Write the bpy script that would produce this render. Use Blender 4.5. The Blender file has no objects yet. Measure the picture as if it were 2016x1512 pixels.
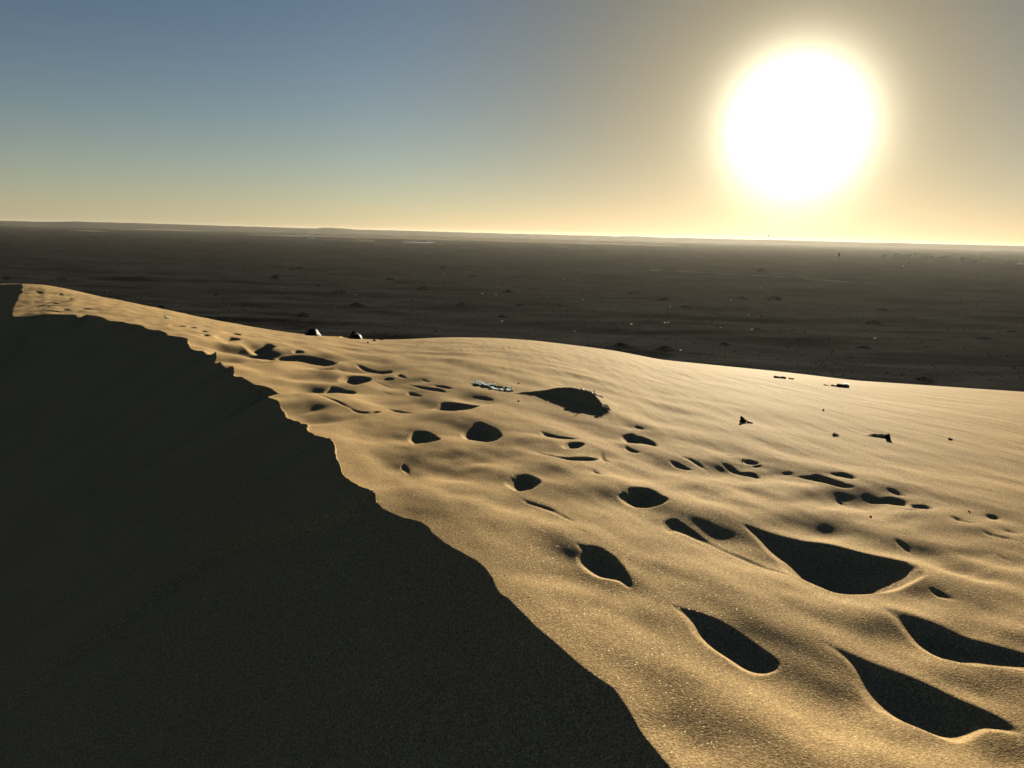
import bpy, bmesh, math, random
import numpy as np
from mathutils import Matrix, Vector, Euler

random.seed(7)
rng = np.random.default_rng(7)
scene = bpy.context.scene
C = scene.collection
R = math.radians

# ------------------------------------------------------------------ camera
F_PX, W_PX, H_PX = 1600.0, 2016.0, 1512.0      # focal length and frame of the photograph in pixels
HC = 1.05                                      # lens height above the sand of the crest
PITCH, ROLL = R(10.45), R(1.45)
cam_data = bpy.data.cameras.new('camera')
cam_data.sensor_fit = 'HORIZONTAL'
cam_data.angle = 2 * math.atan(W_PX / 2 / F_PX)
cam_data.clip_start, cam_data.clip_end = 0.05, 60000
cam = bpy.data.objects.new('camera', cam_data)
CAM_ROT = Matrix.Rotation(R(90) - PITCH, 3, 'X') @ Matrix.Rotation(ROLL, 3, 'Z')
cam.matrix_world = Matrix.Translation((0, 0, HC)) @ CAM_ROT.to_4x4()
C.objects.link(cam)
scene.camera = cam


def ray(px, py):
    v = CAM_ROT @ Vector(((px - W_PX / 2) / F_PX, -(py - H_PX / 2) / F_PX, -1))
    return v.normalized()


# ------------------------------------------------------------------ light
SUN = ray(1570, 245)
SUN_EL, SUN_AZ = math.asin(SUN.z), math.atan2(SUN.x, SUN.y)
EXPOSURE = 1.92
SUN_STRENGTH = 5.0
SKY_STRENGTH = 0.05
sun_data = bpy.data.lights.new('sun', 'SUN')
sun_data.energy = SUN_STRENGTH
sun_data.angle = R(0.5)
sun_data.color = (1.0, 0.90, 0.66)
sun = bpy.data.objects.new('sun', sun_data)
sun.rotation_euler = SUN.to_track_quat('Z', 'Y').to_euler()
sun.location = SUN * 40
C.objects.link(sun)

world = bpy.data.worlds.new('World')
scene.world = world
world.use_nodes = True
wt = world.node_tree
wt.nodes.clear()


def N(tree, kind, **kw):
    n = tree.nodes.new(kind)
    for k, v in kw.items():
        if k == 'inputs':
            for i, val in v.items():
                n.inputs[i].default_value = val
        else:
            setattr(n, k, v)
    return n


def math_node(tree, op, a, b=None, clamp=False):
    n = tree.nodes.new('ShaderNodeMath')
    n.operation = op
    n.use_clamp = clamp
    for i, v in enumerate((a, b)):
        if v is None:
            continue
        if isinstance(v, (int, float)):
            n.inputs[i].default_value = v
        else:
            tree.links.new(v, n.inputs[i])
    return n.outputs[0]


out_w = N(wt, 'ShaderNodeOutputWorld')
sky = N(wt, 'ShaderNodeTexSky', sky_type='NISHITA', sun_disc=False)
sky.sun_elevation = SUN_EL
sky.sun_rotation = SUN_AZ
sky.altitude = 100
sky.air_density = 1.0
sky.dust_density = 0.25
sky.ozone_density = 2.0
bg_sky = N(wt, 'ShaderNodeBackground', inputs={'Strength': SKY_STRENGTH})

# dusty aureole round the low sun
tc = N(wt, 'ShaderNodeTexCoord')
dotn = N(wt, 'ShaderNodeVectorMath', operation='DOT_PRODUCT')
wt.links.new(tc.outputs['Generated'], dotn.inputs[0])
dotn.inputs[1].default_value = SUN
ang = math_node(wt, 'ARCCOSINE', math_node(wt, 'MINIMUM', dotn.outputs['Value'], 0.9999999))
ang = math_node(wt, 'DIVIDE', ang, R(1))
# dust takes the blue out of the sky round the sun
warm = N(wt, 'ShaderNodeMapRange', interpolation_type='SMOOTHSTEP', inputs={'From Min': 4.0, 'From Max': 30.0})
wt.links.new(ang, warm.inputs['Value'])
tint = N(wt, 'ShaderNodeMix', data_type='RGBA')
wt.links.new(warm.outputs[0], tint.inputs[0])
tint.inputs[6].default_value = (0.082, 0.067, 0.050, 1)
tint.inputs[7].default_value = (0.238, 0.263, 0.304, 1)
filt = N(wt, 'ShaderNodeMix', data_type='RGBA', blend_type='MULTIPLY')
filt.inputs[0].default_value = 1.0
wt.links.new(sky.outputs[0], filt.inputs[6])
wt.links.new(tint.outputs[2], filt.inputs[7])
wt.links.new(filt.outputs[2], bg_sky.inputs['Color'])
GLOW = 2.0 ** -EXPOSURE
core = math_node(wt, 'EXPONENT', math_node(wt, 'MULTIPLY', math_node(wt, 'POWER', math_node(wt, 'DIVIDE', ang, 3.3), 2.0), -1.0))
halo = math_node(wt, 'EXPONENT', math_node(wt, 'DIVIDE', ang, -7.5))
bg_core = N(wt, 'ShaderNodeBackground', inputs={'Color': (1.0, 0.93, 0.68, 1)})
wt.links.new(math_node(wt, 'MULTIPLY', core, 4.5 * GLOW), bg_core.inputs['Strength'])
bg_halo = N(wt, 'ShaderNodeBackground', inputs={'Color': (1.0, 0.83, 0.50, 1)})
wt.links.new(math_node(wt, 'MULTIPLY', halo, 0.80 * GLOW), bg_halo.inputs['Strength'])
# pale dust low over the horizon
sepw = N(wt, 'ShaderNodeSeparateXYZ')
wt.links.new(tc.outputs['Generated'], sepw.inputs[0])
elev = math_node(wt, 'MAXIMUM', math_node(wt, 'DIVIDE', math_node(wt, 'ARCSINE', sepw.outputs['Z']), R(1)), 0.0)
band = math_node(wt, 'EXPONENT', math_node(wt, 'DIVIDE', elev, -5.5))
bg_band = N(wt, 'ShaderNodeBackground', inputs={'Color': (1.0, 0.905, 0.69, 1)})
# the dust band glows under the sun
band_sum = math_node(wt, 'ADD', math_node(wt, 'MULTIPLY', band, 0.24 * GLOW),
                     math_node(wt, 'MULTIPLY', math_node(wt, 'MULTIPLY', band, math_node(wt, 'EXPONENT', math_node(wt, 'DIVIDE', ang, -11.0))), 0.5 * GLOW))
wt.links.new(band_sum, bg_band.inputs['Strength'])
a1, a2, a3 = N(wt, 'ShaderNodeAddShader'), N(wt, 'ShaderNodeAddShader'), N(wt, 'ShaderNodeAddShader')
wt.links.new(bg_sky.outputs[0], a1.inputs[0])
wt.links.new(bg_core.outputs[0], a1.inputs[1])
wt.links.new(a1.outputs[0], a2.inputs[0])
wt.links.new(bg_halo.outputs[0], a2.inputs[1])
wt.links.new(a2.outputs[0], a3.inputs[0])
wt.links.new(bg_band.outputs[0], a3.inputs[1])
wt.links.new(a3.outputs[0], out_w.inputs['Surface'])

scene.view_settings.view_transform = 'Standard'
scene.view_settings.look = 'None'
scene.view_settings.gamma = 1.0
scene.view_settings.exposure = EXPOSURE
scene.view_settings.use_curve_mapping = False
scene.render.engine = 'CYCLES'
scene.cycles.diffuse_bounces = 0


# ------------------------------------------------------------------ noise
_perm = np.random.default_rng(3).permutation(256).astype(np.int32)
_ang = np.random.default_rng(4).uniform(0, 2 * np.pi, 256)
_gx, _gy = np.cos(_ang), np.sin(_ang)


def perlin(x, y, seed=0):
    xi, yi = np.floor(x).astype(np.int32), np.floor(y).astype(np.int32)
    xf, yf = x - xi, y - yi
    u = xf * xf * xf * (xf * (xf * 6 - 15) + 10)
    v = yf * yf * yf * (yf * (yf * 6 - 15) + 10)

    def g(ix, iy, fx, fy):
        h = _perm[(_perm[(ix + seed * 17) & 255] + iy + seed * 31) & 255]
        return _gx[h] * fx + _gy[h] * fy
    n00, n10 = g(xi, yi, xf, yf), g(xi + 1, yi, xf - 1, yf)
    n01, n11 = g(xi, yi + 1, xf, yf - 1), g(xi + 1, yi + 1, xf - 1, yf - 1)
    return (n00 + u * (n10 - n00)) * (1 - v) + (n01 + u * (n11 - n01)) * v


def sstep(a, b, x):
    t = np.clip((x - a) / (b - a), 0, 1)
    return t * t * (3 - 2 * t)


# ------------------------------------------------------------------ the broad form of the dune
# outline of the dune against the plain in the photograph: (px, py); each gives the fall of the windward side in that direction
BROW = [(45, 558), (87, 560), (139, 570), (174, 579), (243, 593), (312, 606.6), (382, 622), (451, 636), (521, 648),
        (575, 656), (631, 661), (690, 666.5), (750, 669), (800, 668), (837, 665.5), (897, 664), (976, 665.5), (1055, 670.6),
        (1135, 680.5), (1214, 691), (1300, 708), (1400, 718), (1478, 725.6), (1584, 737), (1690, 750), (1797, 757),
        (1904, 764), (2016, 771)]
_az, _tn = [], []
for p in BROW:
    r = ray(*p)
    _az.append(math.atan2(r.x, r.y))
    _tn.append(-r.z / math.hypot(r.x, r.y))
AZ_T = np.linspace(-np.pi, np.pi, 1441)
_t = np.interp(AZ_T, [-np.pi] + _az + [np.pi], [0.105] + _tn + [0.105])
_d = np.interp(AZ_T, [-np.pi, -1.2, -0.6, -0.55, -0.48, -0.38, -0.28, -0.05, 0.17, 0.56, np.pi], [22, 60, 95, 88, 42, 27, 24, 21, 18, 15.5, 22])
_k = np.exp(-0.5 * (np.arange(-12, 13) / 3.5) ** 2)
_k /= _k.sum()
_d = np.convolve(np.pad(_d, 12, 'edge'), np.exp(-0.5 * (np.arange(-12, 13) / 6) ** 2) / np.exp(-0.5 * (np.arange(-12, 13) / 6) ** 2).sum(), 'valid')
_t = np.convolve(np.pad(_t, 12, 'edge'), _k, 'valid') * 0.6 + _t * 0.4
_b = _t - 2 * HC / _d
_c = HC / _d ** 2
PLAIN_Z = -12.0


def macro(x, y):
    d = np.hypot(x, y)
    az = np.arctan2(x, y)
    return -np.interp(az, AZ_T, _b) * d - np.interp(az, AZ_T, _c) * d * d - 0.012 * np.clip(d - 1.15 * np.interp(az, AZ_T, _d), 0, None) ** 2


def ground(px, py):
    """point of the broad dune surface seen at this place of the photograph"""
    r = ray(px, py)
    h = math.hypot(r.x, r.y)
    az, T = math.atan2(r.x, r.y), -r.z / h
    b, c = float(np.interp(az, AZ_T, _b)), float(np.interp(az, AZ_T, _c))
    e = max((T - b) ** 2 - 4 * c * HC, 0.0)
    d = ((T - b) - math.sqrt(e)) / (2 * c)
    return Vector((d * math.sin(az), d * math.cos(az), HC - T * d))


def on_plain(px, py, z=PLAIN_Z):
    r = ray(px, py)
    k = (z - HC) / r.z
    return Vector((r.x * k, r.y * k, z))


# ------------------------------------------------------------------ the crest line, near to far
CREST_PX = [(1335, 1530), (1300, 1485), (1282, 1463), (1254, 1424), (1234, 1390), (1210, 1356), (1175, 1333), (1135, 1303), (1095, 1267),
            (1056, 1235), (1032, 1210), (1000, 1178), (986, 1170), (978, 1158), (970, 1138), (956, 1118), (940, 1104),
            (921, 1094), (897, 1081), (873, 1067), (850, 1049), (845, 1040), (829, 1029), (810, 1024), (794, 1021),
            (774, 1013), (754, 1004), (744, 993), (732, 983), (714, 977), (698, 967), (685, 956), (675, 942), (671, 924),
            (663, 910), (661, 886), (657, 874), (647, 867), (623, 862), (611, 856), (605, 848), (608, 838), (605, 830),
            (595, 823), (581, 816), (565, 810), (561, 800), (552, 794), (540, 784.5), (528, 777), (546, 773), (555.5, 769.5),
            (551, 763), (536, 757), (516, 753.5), (500, 752), (486, 747), (479, 744), (474, 738.5), (464, 737), (459.5, 730),
            (457, 719), (437.5, 718), (430.5, 709), (422, 702), (424, 693), (422, 687.5), (410, 687), (399, 688), (385, 686),
            (371.5, 680.5), (373, 674), (368, 665.6), (354, 663), (330, 660), (326, 655), (312.5, 650), (301, 649.5),
            (292, 648.5), (284, 645), (280, 641.5), (271, 639.6), (253.5, 638), (240, 633), (215, 632), (198, 624), (170, 619.4),
            (149, 620.5), (114.6, 619.5), (87, 619.5), (52, 622.5), (27, 623), (22.6, 620.5), (24, 608), (31, 594), (38, 580.6),
            (43, 571)]
crest = [ground(*p).xy for p in CREST_PX]
crest = [Vector((4.5, -13)), Vector((2.2, -3.5)), Vector((1.15, 0.3)), Vector((0.72, 1.35))] + crest
last = crest[-1]
crest += [last * 1.35, last * 1.7, last * 1.9 + Vector((-12, 2)), last * 1.9 + Vector((-40, -10)), last * 1.9 + Vector((-90, -50))]
_cl = []
for i in range(len(crest) - 1):
    a, b_ = crest[i], crest[i + 1]
    n = max(1, int((b_ - a).length / 0.6)) if (b_ - a).length < 6 else 4
    for k in range(n):
        _cl.append(a.lerp(b_, k / n))
_cl.append(crest[-1])
CREST = np.array([(v.x, v.y) for v in _cl])
# slip side: polygon west of the crest
SLIP_POLY = np.vstack([CREST, [(-160, -80), (4.5, -80)]])


def inside(poly, x, y):
    res = np.zeros(x.shape, bool)
    n = len(poly)
    for i in range(n):
        x0, y0 = poly[i]
        x1, y1 = poly[(i + 1) % n]
        if y0 == y1:
            continue
        m = (y0 > y) != (y1 > y)
        res ^= m & (x < (x1 - x0) * (y - y0) / (y1 - y0) + x0)
    return res


# ------------------------------------------------------------------ hollows, traced as the shaded patches they hold
TILE = {'A': (500, 600, 2.52), 'B': (1300, 700, 2.816), 'C': (1216, 962, 2.52), 'L': (0, 400, 2.88), 'M': (850, 700, 4.032),
        'P': (0, 520, 4.383), '1': (600, 640, 5.04), '2': (1000, 860, 5.04), '3': (1250, 760, 5.04), '4': (1616, 860, 5.04),
        '5': (1616, 1160, 5.04), '6': (300, 640, 6.72)}
HOLES = [
    ('6', [(1230, 240), (1330, 232), (1460, 228), (1560, 235), (1620, 258), (1560, 278), (1440, 285), (1320, 270)], 1.0),
    ('6', [(1130, 290), (1250, 305), (1400, 310), (1530, 315), (1610, 345), (1500, 345), (1380, 335), (1260, 315)], 1.0),
    ('L', [(1560, 838), (1640, 838), (1750, 847), (1840, 860), (1890, 880), (1895, 893), (1860, 902), (1790, 904), (1690, 890), (1600, 868)], 1.0),
    ('6', [(1380, 410), (1500, 400), (1640, 402), (1700, 425), (1680, 450), (1560, 458), (1440, 445)], .8),
    ('1', [(95, 405), (130, 390), (200, 388), (280, 385), (316, 405), (295, 432), (200, 437), (110, 436)], 1.0),
    ('1', [(325, 388), (400, 402), (480, 425), (575, 455), (490, 440), (400, 415)], 1.0),
    ('1', [(495, 370), (570, 380), (680, 410), (770, 425), (840, 430), (860, 452), (830, 466), (760, 450), (660, 425), (560, 400)], 1.0),
    ('1', [(680, 450), (780, 470), (900, 500), (930, 485), (985, 500), (1010, 520), (940, 517), (830, 490)], .8),
    ('1', [(355, 490), (440, 475), (520, 474), (580, 485), (636, 515), (590, 545), (490, 573), (430, 560), (385, 525)], 1.0),
    ('1', [(715, 522), (790, 525), (840, 514), (892, 527), (820, 536), (760, 534)], .8),
    ('1', [(655, 532), (740, 550), (830, 570), (920, 595), (840, 585), (750, 565)], .8),
    ('1', [(955, 540), (1040, 562), (1140, 590), (1240, 605), (1340, 625), (1415, 660), (1330, 655), (1240, 642), (1150, 615), (1050, 580)], 1.0),
    ('1', [(1150, 520), (1190, 525), (1255, 555), (1210, 552)], 1.0),
    ('1', [(1255, 582), (1330, 590), (1400, 600), (1465, 627), (1390, 627), (1320, 608)], 1.0),
    ('1', [(205, 610), (250, 575), (330, 580), (410, 600), (485, 615), (440, 650), (400, 670), (310, 665), (225, 648)], .9),
    ('1', [(1010, 640), (1050, 630), (1110, 655), (1172, 690), (1100, 688), (1030, 665)], .9),
    ('1', [(740, 628), (800, 638), (875, 658), (820, 655)], .8),
    ('1', [(70, 665), (160, 690), (240, 720), (340, 760), (440, 810), (520, 840), (620, 852), (700, 848), (752, 838), (700, 868), (610, 878), (520, 868), (430, 822), (330, 785), (240, 750)], .8),
    ('1', [(800, 795), (880, 805), (980, 825), (1090, 846), (990, 848), (900, 842), (840, 822)], .9),
    ('1', [(1300, 820), (1330, 755), (1400, 738), (1480, 736), (1600, 755), (1708, 780), (1640, 815), (1560, 850), (1440, 870), (1350, 855)], 1.0),
    ('1', [(1030, 1090), (1080, 1040), (1150, 1030), (1230, 1040), (1300, 1075), (1345, 1110), (1300, 1142), (1220, 1162), (1130, 1172), (1050, 1165)], 1.0),
    ('1', [(1590, 1070), (1640, 1010), (1700, 968), (1760, 958), (1850, 1000), (1937, 1075), (1880, 1120), (1800, 1150), (1700, 1140), (1620, 1120)], 1.0),
    ('1', [(950, 1370), (975, 1330), (1010, 1360), (1035, 1400), (1035, 1450), (1000, 1425)], 1.0),
    ('1', [(1635, 672), (1700, 683), (1790, 690), (1850, 710), (1872, 730), (1790, 722), (1720, 700)], 1.0),
    ('1', [(1800, 800), (1880, 830), (1990, 868), (2040, 895), (1950, 865), (1860, 830)], .8),
    ('M', [(850, 590), (920, 608), (1010, 632), (1100, 650), (1180, 664), (1080, 668), (980, 655), (900, 630)], 1.0),
    ('M', [(1040, 722), (1080, 703), (1150, 690), (1200, 695), (1160, 730), (1090, 752), (1055, 748)], .8),
    ('M', [(800, 745), (900, 768), (990, 796), (1080, 808), (1160, 805), (1250, 795), (1330, 800), (1240, 835), (1150, 845), (1080, 845), (980, 820), (880, 788)], .8),
    ('M', [(1355, 745), (1375, 790), (1412, 822), (1360, 815), (1345, 780)], 1.0),
    ('2', [(830, 315), (870, 325), (920, 355), (965, 373), (900, 370), (850, 350)], .9),
    ('2', [(0, 355), (60, 350), (30, 400), (22, 440), (60, 362)], .4),
    ('2', [(25, 440), (50, 390), (100, 350), (170, 345), (250, 365), (310, 420), (270, 465), (180, 505), (100, 525), (40, 505)], 1.0),
    ('2', [(130, 565), (200, 595), (320, 635), (430, 675), (520, 735), (600, 785), (680, 840), (600, 820), (500, 760), (400, 705), (280, 650), (160, 610)], .9),
    ('2', [(1090, 580), (1150, 545), (1260, 545), (1330, 530), (1385, 512), (1480, 570), (1590, 630), (1550, 665), (1480, 685), (1380, 690), (1280, 680), (1190, 640)], .9),
    ('2', [(1640, 775), (1530, 815), (1545, 860), (1590, 905), (1660, 892), (1760, 915), (1890, 965), (2020, 1010), (2150, 1075), (2250, 1120), (2420, 1190), (2640, 1260), (2840, 1300), (2640, 1215), (2420, 1135), (2200, 1062), (2050, 985), (1900, 905), (1760, 830)], .62),
    ('2', [(650, 915), (720, 935), (820, 972), (740, 965)], .7),
    ('2', [(650, 1060), (760, 1085), (860, 1090), (940, 1115), (1030, 1175), (1110, 1250), (1160, 1320), (1230, 1470), (1100, 1420), (980, 1395), (880, 1370), (800, 1310), (760, 1230), (745, 1150)], 1.0),
    ('3', [(-40, 455), (20, 480), (70, 490), (140, 520), (190, 550), (230, 598), (140, 575), (60, 555), (-30, 545), (-120, 500)], 1.0),
    ('3', [(-20, 402), (40, 412), (122, 445), (40, 430)], .9),
    ('3', [(-110, 560), (-30, 600), (60, 637), (-20, 630), (-80, 600)], .9),
    ('3', [(330, 715), (400, 725), (480, 755), (590, 795), (500, 790), (400, 765)], .8),
    ('3', [(430, 685), (540, 700), (640, 740), (740, 793), (640, 770), (540, 730)], .6),
    ('3', [(860, 745), (920, 742), (990, 770), (1060, 800), (1150, 805), (1210, 830), (1270, 872), (1170, 850), (1060, 825), (960, 790)], 1.0),
    ('3', [(1065, 715), (1120, 708), (1190, 725), (1240, 745), (1150, 750)], 1.0),
    ('3', [(1150, 765), (1215, 752), (1272, 772), (1200, 774)], 1.0),
    ('3', [(880, 675), (950, 672), (995, 685), (930, 684)], .8),
    ('3', [(1460, 835), (1520, 832), (1580, 855), (1510, 852)], .9),
    ('3', [(1560, 868), (1680, 875), (1770, 880), (1800, 872), (1900, 900), (2010, 945), (2080, 975), (2190, 1005), (2050, 1005), (1900, 965), (1740, 915)], 1.0),
    ('4', [(60, 365), (150, 372), (210, 375), (290, 400), (362, 440), (290, 432), (190, 405)], 1.0),
    ('4', [(640, 515), (710, 525), (800, 560), (880, 588), (800, 578), (720, 550)], .9),
    ('4', [(420, 560), (460, 545), (520, 565), (600, 580), (680, 572), (760, 590), (830, 625), (860, 665), (780, 650), (680, 622), (560, 607), (470, 590)], 1.0),
    ('4', [(870, 650), (960, 655), (1040, 668), (1128, 718), (1040, 715), (930, 690)], 1.0),
    ('4', [(740, 675), (830, 695), (920, 705), (1010, 740), (930, 730), (820, 705)], .8),
    ('4', [(130, 555), (200, 580), (280, 618), (200, 605)], .7),
    ('4', [(1280, 775), (1340, 785), (1420, 820), (1500, 840), (1570, 850), (1500, 858), (1400, 835), (1310, 805)], 1.0),
    ('4', [(1640, 752), (1700, 755), (1760, 780), (1795, 800), (1720, 795), (1670, 775)], 1.0),
    ('4', [(1310, 848), (1350, 850), (1400, 872), (1340, 862)], .7),
    ('4', [(1560, 890), (1640, 920), (1740, 955), (1840, 975), (1900, 1000), (1970, 1028), (1860, 1005), (1740, 975), (1630, 940)], .9),
    ('4', [(1800, 895), (1870, 912), (1980, 958), (1880, 935)], .9),
    ('4', [(1740, 1110), (1800, 1140), (1870, 1175), (1930, 1215), (1850, 1185), (1780, 1150)], .6),
    ('4', [(300, 860), (350, 880), (460, 935), (380, 905)], .6),
    ('4', [(720, 955), (790, 985), (860, 1030), (940, 1105), (850, 1055), (770, 1005)], .6),
    ('C', [(615, 165), (740, 190), (850, 215), (1000, 245), (1200, 290), (1380, 330), (1460, 375), (1525, 420), (1480, 455), (1420, 485), (1340, 502), (1220, 505), (1100, 490), (1020, 455), (950, 400), (880, 345), (780, 285), (690, 220)], 1.0),
    ('C', [(1540, 470), (1620, 500), (1700, 535), (1600, 515)], .7),
    ('C', [(255, 560), (340, 578), (420, 607), (520, 650), (620, 700), (720, 760), (800, 815), (800, 832), (770, 860), (700, 872), (630, 860), (560, 825), (480, 775), (420, 720), (385, 670), (330, 615)], 1.0),
    ('C', [(1310, 578), (1420, 600), (1560, 645), (1700, 690), (1850, 735), (2016, 790), (2200, 860), (2330, 930), (2200, 935), (2016, 910), (1880, 882), (1740, 848), (1620, 800), (1540, 755), (1440, 690), (1380, 640)], 1.0),
    ('C', [(1000, 735), (1100, 768), (1250, 825), (1400, 880), (1550, 940), (1700, 1010), (1850, 1085), (1960, 1155), (2010, 1200), (1900, 1175), (1830, 1165), (1780, 1185), (1720, 1205), (1650, 1200), (1560, 1165), (1450, 1110), (1370, 1050), (1290, 975), (1210, 880), (1130, 810)], 1.0),
]


def ell(t, cx, cy, w, h, k=1.0):
    s = h * 0.25
    return (t, [(cx - w / 2, cy - s), (cx - w / 5, cy - h / 2), (cx + w / 5, cy - h / 3), (cx + w / 2, cy + s * 1.3),
                (cx + w / 6, cy + h / 2), (cx - w / 5, cy + h / 3)], k)


for cx, cy, w in ((330, 232, 90), (435, 256, 70), (525, 249, 55), (335, 258, 60), (432, 278, 50), (520, 279, 60), (605, 298, 75),
                  (645, 267, 70), (480, 339, 90), (530, 323, 70), (415, 361, 40), (312, 374, 50), (332, 416, 36), (575, 391, 90),
                  (455, 405, 160), (740, 380, 120), (215, 244, 40), (600, 233, 50), (945, 315, 40), (300, 322, 60), (230, 350, 50)):
    HOLES.append(ell('P', cx, cy, w, 14, 1.0))
for cx, cy, w, h in ((330, 12, 240, 14), (510, 28, 170, 20), (670, 82, 130, 26), (700, 130, 120, 22), (1050, 108, 240, 26),
                     (990, 160, 330, 34), (1000, 210, 150, 22), (1400, 140, 80, 8), (1930, 330, 160, 24), (1330, 390, 80, 22)):
    HOLES.append(ell('6', cx, cy, w, h, 0.8))

# soft swales: (x0, y0, x1, y1, half width in pixels, strength)
SWALES = [(600, 751, 650, 762, 7, 1), (715, 832, 805, 860, 10, 1), (755, 779, 812, 788, 7, 1),
          (838, 786, 865, 796, 7, .8), (739, 890, 790, 914, 8, .9), (800, 918, 868, 944, 9, .8), (880, 955, 925, 972, 9, 1),
          (1040, 985, 1115, 1022, 16, .8), (1060, 925, 1160, 932, 7, .6),
          (1545, 1310, 1700, 1392, 36, .85), (1335, 1415, 1400, 1460, 30, .8), 
          (1835, 1152, 1975, 1195, 22, .8), (1930, 1225, 2040, 1270, 22, .9), (1900, 1425, 2010, 1480, 30, .9), 
          (1360, 1022, 1440, 1046, 12, .4), (1665, 1032, 1795, 1070, 12, .9), (1834, 1078, 1900, 1108, 10, .9), (1914, 1112, 1962, 1130, 9, .8),
          (1940, 1080, 2010, 1104, 9, .9), (1480, 960, 1530, 985, 8, .8), (1230, 885, 1330, 905, 9, .7), (640, 697, 690, 706, 4, .6),
          (1040, 870, 1090, 890, 9, .6), (1450, 1240, 1560, 1290, 22, .5), (1100, 1330, 1180, 1370, 26, .6), (1180, 1180, 1260, 1200, 16, .5),
          (900, 1010, 1000, 1040, 14, .35), (1500, 1180, 1640, 1190, 12, .4), (700, 930, 760, 950, 10, .4)]
# older, half filled prints crowd the belt between the traced ones
_rs = random.Random(21)
for _ in range(85):
    t_ = _rs.random()
    x_ = 470 + 1480 * t_ ** 1.15 + _rs.uniform(-60, 60)
    low, high = np.interp(x_, [450, 650, 1000, 1300, 1700, 2016], [720, 860, 1080, 1300, 1420, 1480]), np.interp(x_, [450, 700, 1000, 1300, 1700, 2016], [672, 712, 790, 880, 960, 1040])
    y_ = high + (low - high) * _rs.random() ** 1.3
    sc_ = (y_ - 470) / 400.0
    l_ = _rs.uniform(35, 85) * sc_
    SWALES.append((x_ - l_ / 2, y_ - l_ * 0.11, x_ + l_ / 2, y_ + l_ * 0.11, _rs.uniform(5, 10) * sc_ + 1.5, _rs.uniform(0.35, 0.8)))
# low ridges of drifted sand behind things lying on the slope, same tracing, raised instead of sunk
RIDGES = [('M', [(600, 294), (760, 299), (900, 311), (1010, 321), (1120, 340), (1200, 366), (1290, 398), (1345, 436), (1392, 469), (1280, 477), (1130, 451), (1000, 406), (900, 366), (780, 319)], .85),
          ('B', [(1120, 443), (1190, 446), (1255, 456), (1250, 466), (1190, 456)], 1.0),
          ('B', [(350, 358), (400, 357), (455, 362), (450, 372), (400, 364)], .6),
          ('B', [(925, 433), (965, 435), (990, 441), (960, 441)], .8),
          ('M', [(290, 212), (360, 218), (460, 235), (560, 250), (655, 266), (560, 268), (440, 250), (350, 232)], .9),
          ('1', [(150, 100), (240, 92), (330, 96), (420, 112), (330, 126), (230, 118)], .22)]

SH = np.array((SUN.x, SUN.y)) / math.hypot(SUN.x, SUN.y)      # horizontal direction towards the sun
UR = np.array((SH[1], -SH[0]))                                 # to the right as one looks at the sun
TAN_EL = math.tan(SUN_EL)


def smooth_closed(pts, n=3):
    P = np.array(pts)
    m = len(P)
    res = []
    for i in range(m):
        p0, p1, p2, p3 = P[i - 1], P[i], P[(i + 1) % m], P[(i + 2) % m]
        for k in range(n):
            t = k / n
            res.append(0.5 * (2 * p1 + (p2 - p0) * t + (2 * p0 - 5 * p1 + 4 * p2 - p3) * t * t + (3 * p1 - p0 - 3 * p2 + p3) * t ** 3))
    return np.array(res)


def plan_poly(tile, pts):
    ox, oy, f = TILE[tile]
    q = smooth_closed([(ox + x / f, oy + y / f) for x, y in pts])
    return np.array([tuple(ground(x, y).xy) for x, y in q])


def slope_to_sun(cx, cy):
    e = 0.15
    return float((macro(np.array([cx - SH[0] * e]), np.array([cy - SH[1] * e])) - macro(np.array([cx + SH[0] * e]), np.array([cy + SH[1] * e])))[0] / (2 * e))


def chords(poly, x, y):
    """for points inside poly: distance to the rim towards the sun and to the rim away from it"""
    far = np.full(x.shape, 1e9)
    near = np.full(x.shape, 1e9)
    px, py = -SH[1], SH[0]
    u, s = x * px + y * py, x * SH[0] + y * SH[1]
    n = len(poly)
    U, S = poly @ np.array((px, py)), poly @ SH
    for i in range(n):
        u0, u1, s0, s1 = U[i], U[(i + 1) % n], S[i], S[(i + 1) % n]
        if abs(u1 - u0) < 1e-9:
            continue
        m = (u0 > u) != (u1 > u)
        if not m.any():
            continue
        d = s0 + (s1 - s0) * (u - u0) / (u1 - u0) - s
        f = m & (d >= 0) & (d < far)
        far[f] = d[f]
        g = m & (d < 0) & (-d < near)
        near[g] = -d[g]
    return far, near


def nearest_on(poly, x, y):
    best = np.full(x.shape, 1e9)
    qx, qy = np.zeros_like(x), np.zeros_like(y)
    n = len(poly)
    for i in range(n):
        ax, ay = poly[i]
        bx, by = poly[(i + 1) % n]
        dx, dy = bx - ax, by - ay
        l2 = dx * dx + dy * dy + 1e-12
        t = np.clip(((x - ax) * dx + (y - ay) * dy) / l2, 0, 1)
        ex, ey = ax + t * dx, ay + t * dy
        d = (x - ex) ** 2 + (y - ey) ** 2
        m = d < best
        best[m], qx[m], qy[m] = d[m], ex[m], ey[m]
    return np.sqrt(best), qx, qy


def smin(a, b, k):
    h = np.clip(0.5 + 0.5 * (b - a) / k, 0, 1)
    return b + (a - b) * h - k * h * (1 - h)


def soft_pos(a, k):
    """max(a, 0) with a rounded corner"""
    return np.where(a > k, a, np.where(a < -k, 0, (a + k) ** 2 / (4 * k)))


def prepare(lst):
    res = []
    for tile, pts, k in lst:
        p = plan_poly(tile, pts)
        c = p.mean(0)
        res.append((p, c, k, TAN_EL + slope_to_sun(*c)))
    return res


HOLE_P, RIDGE_P = prepare(HOLES), prepare(RIDGES)


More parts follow.
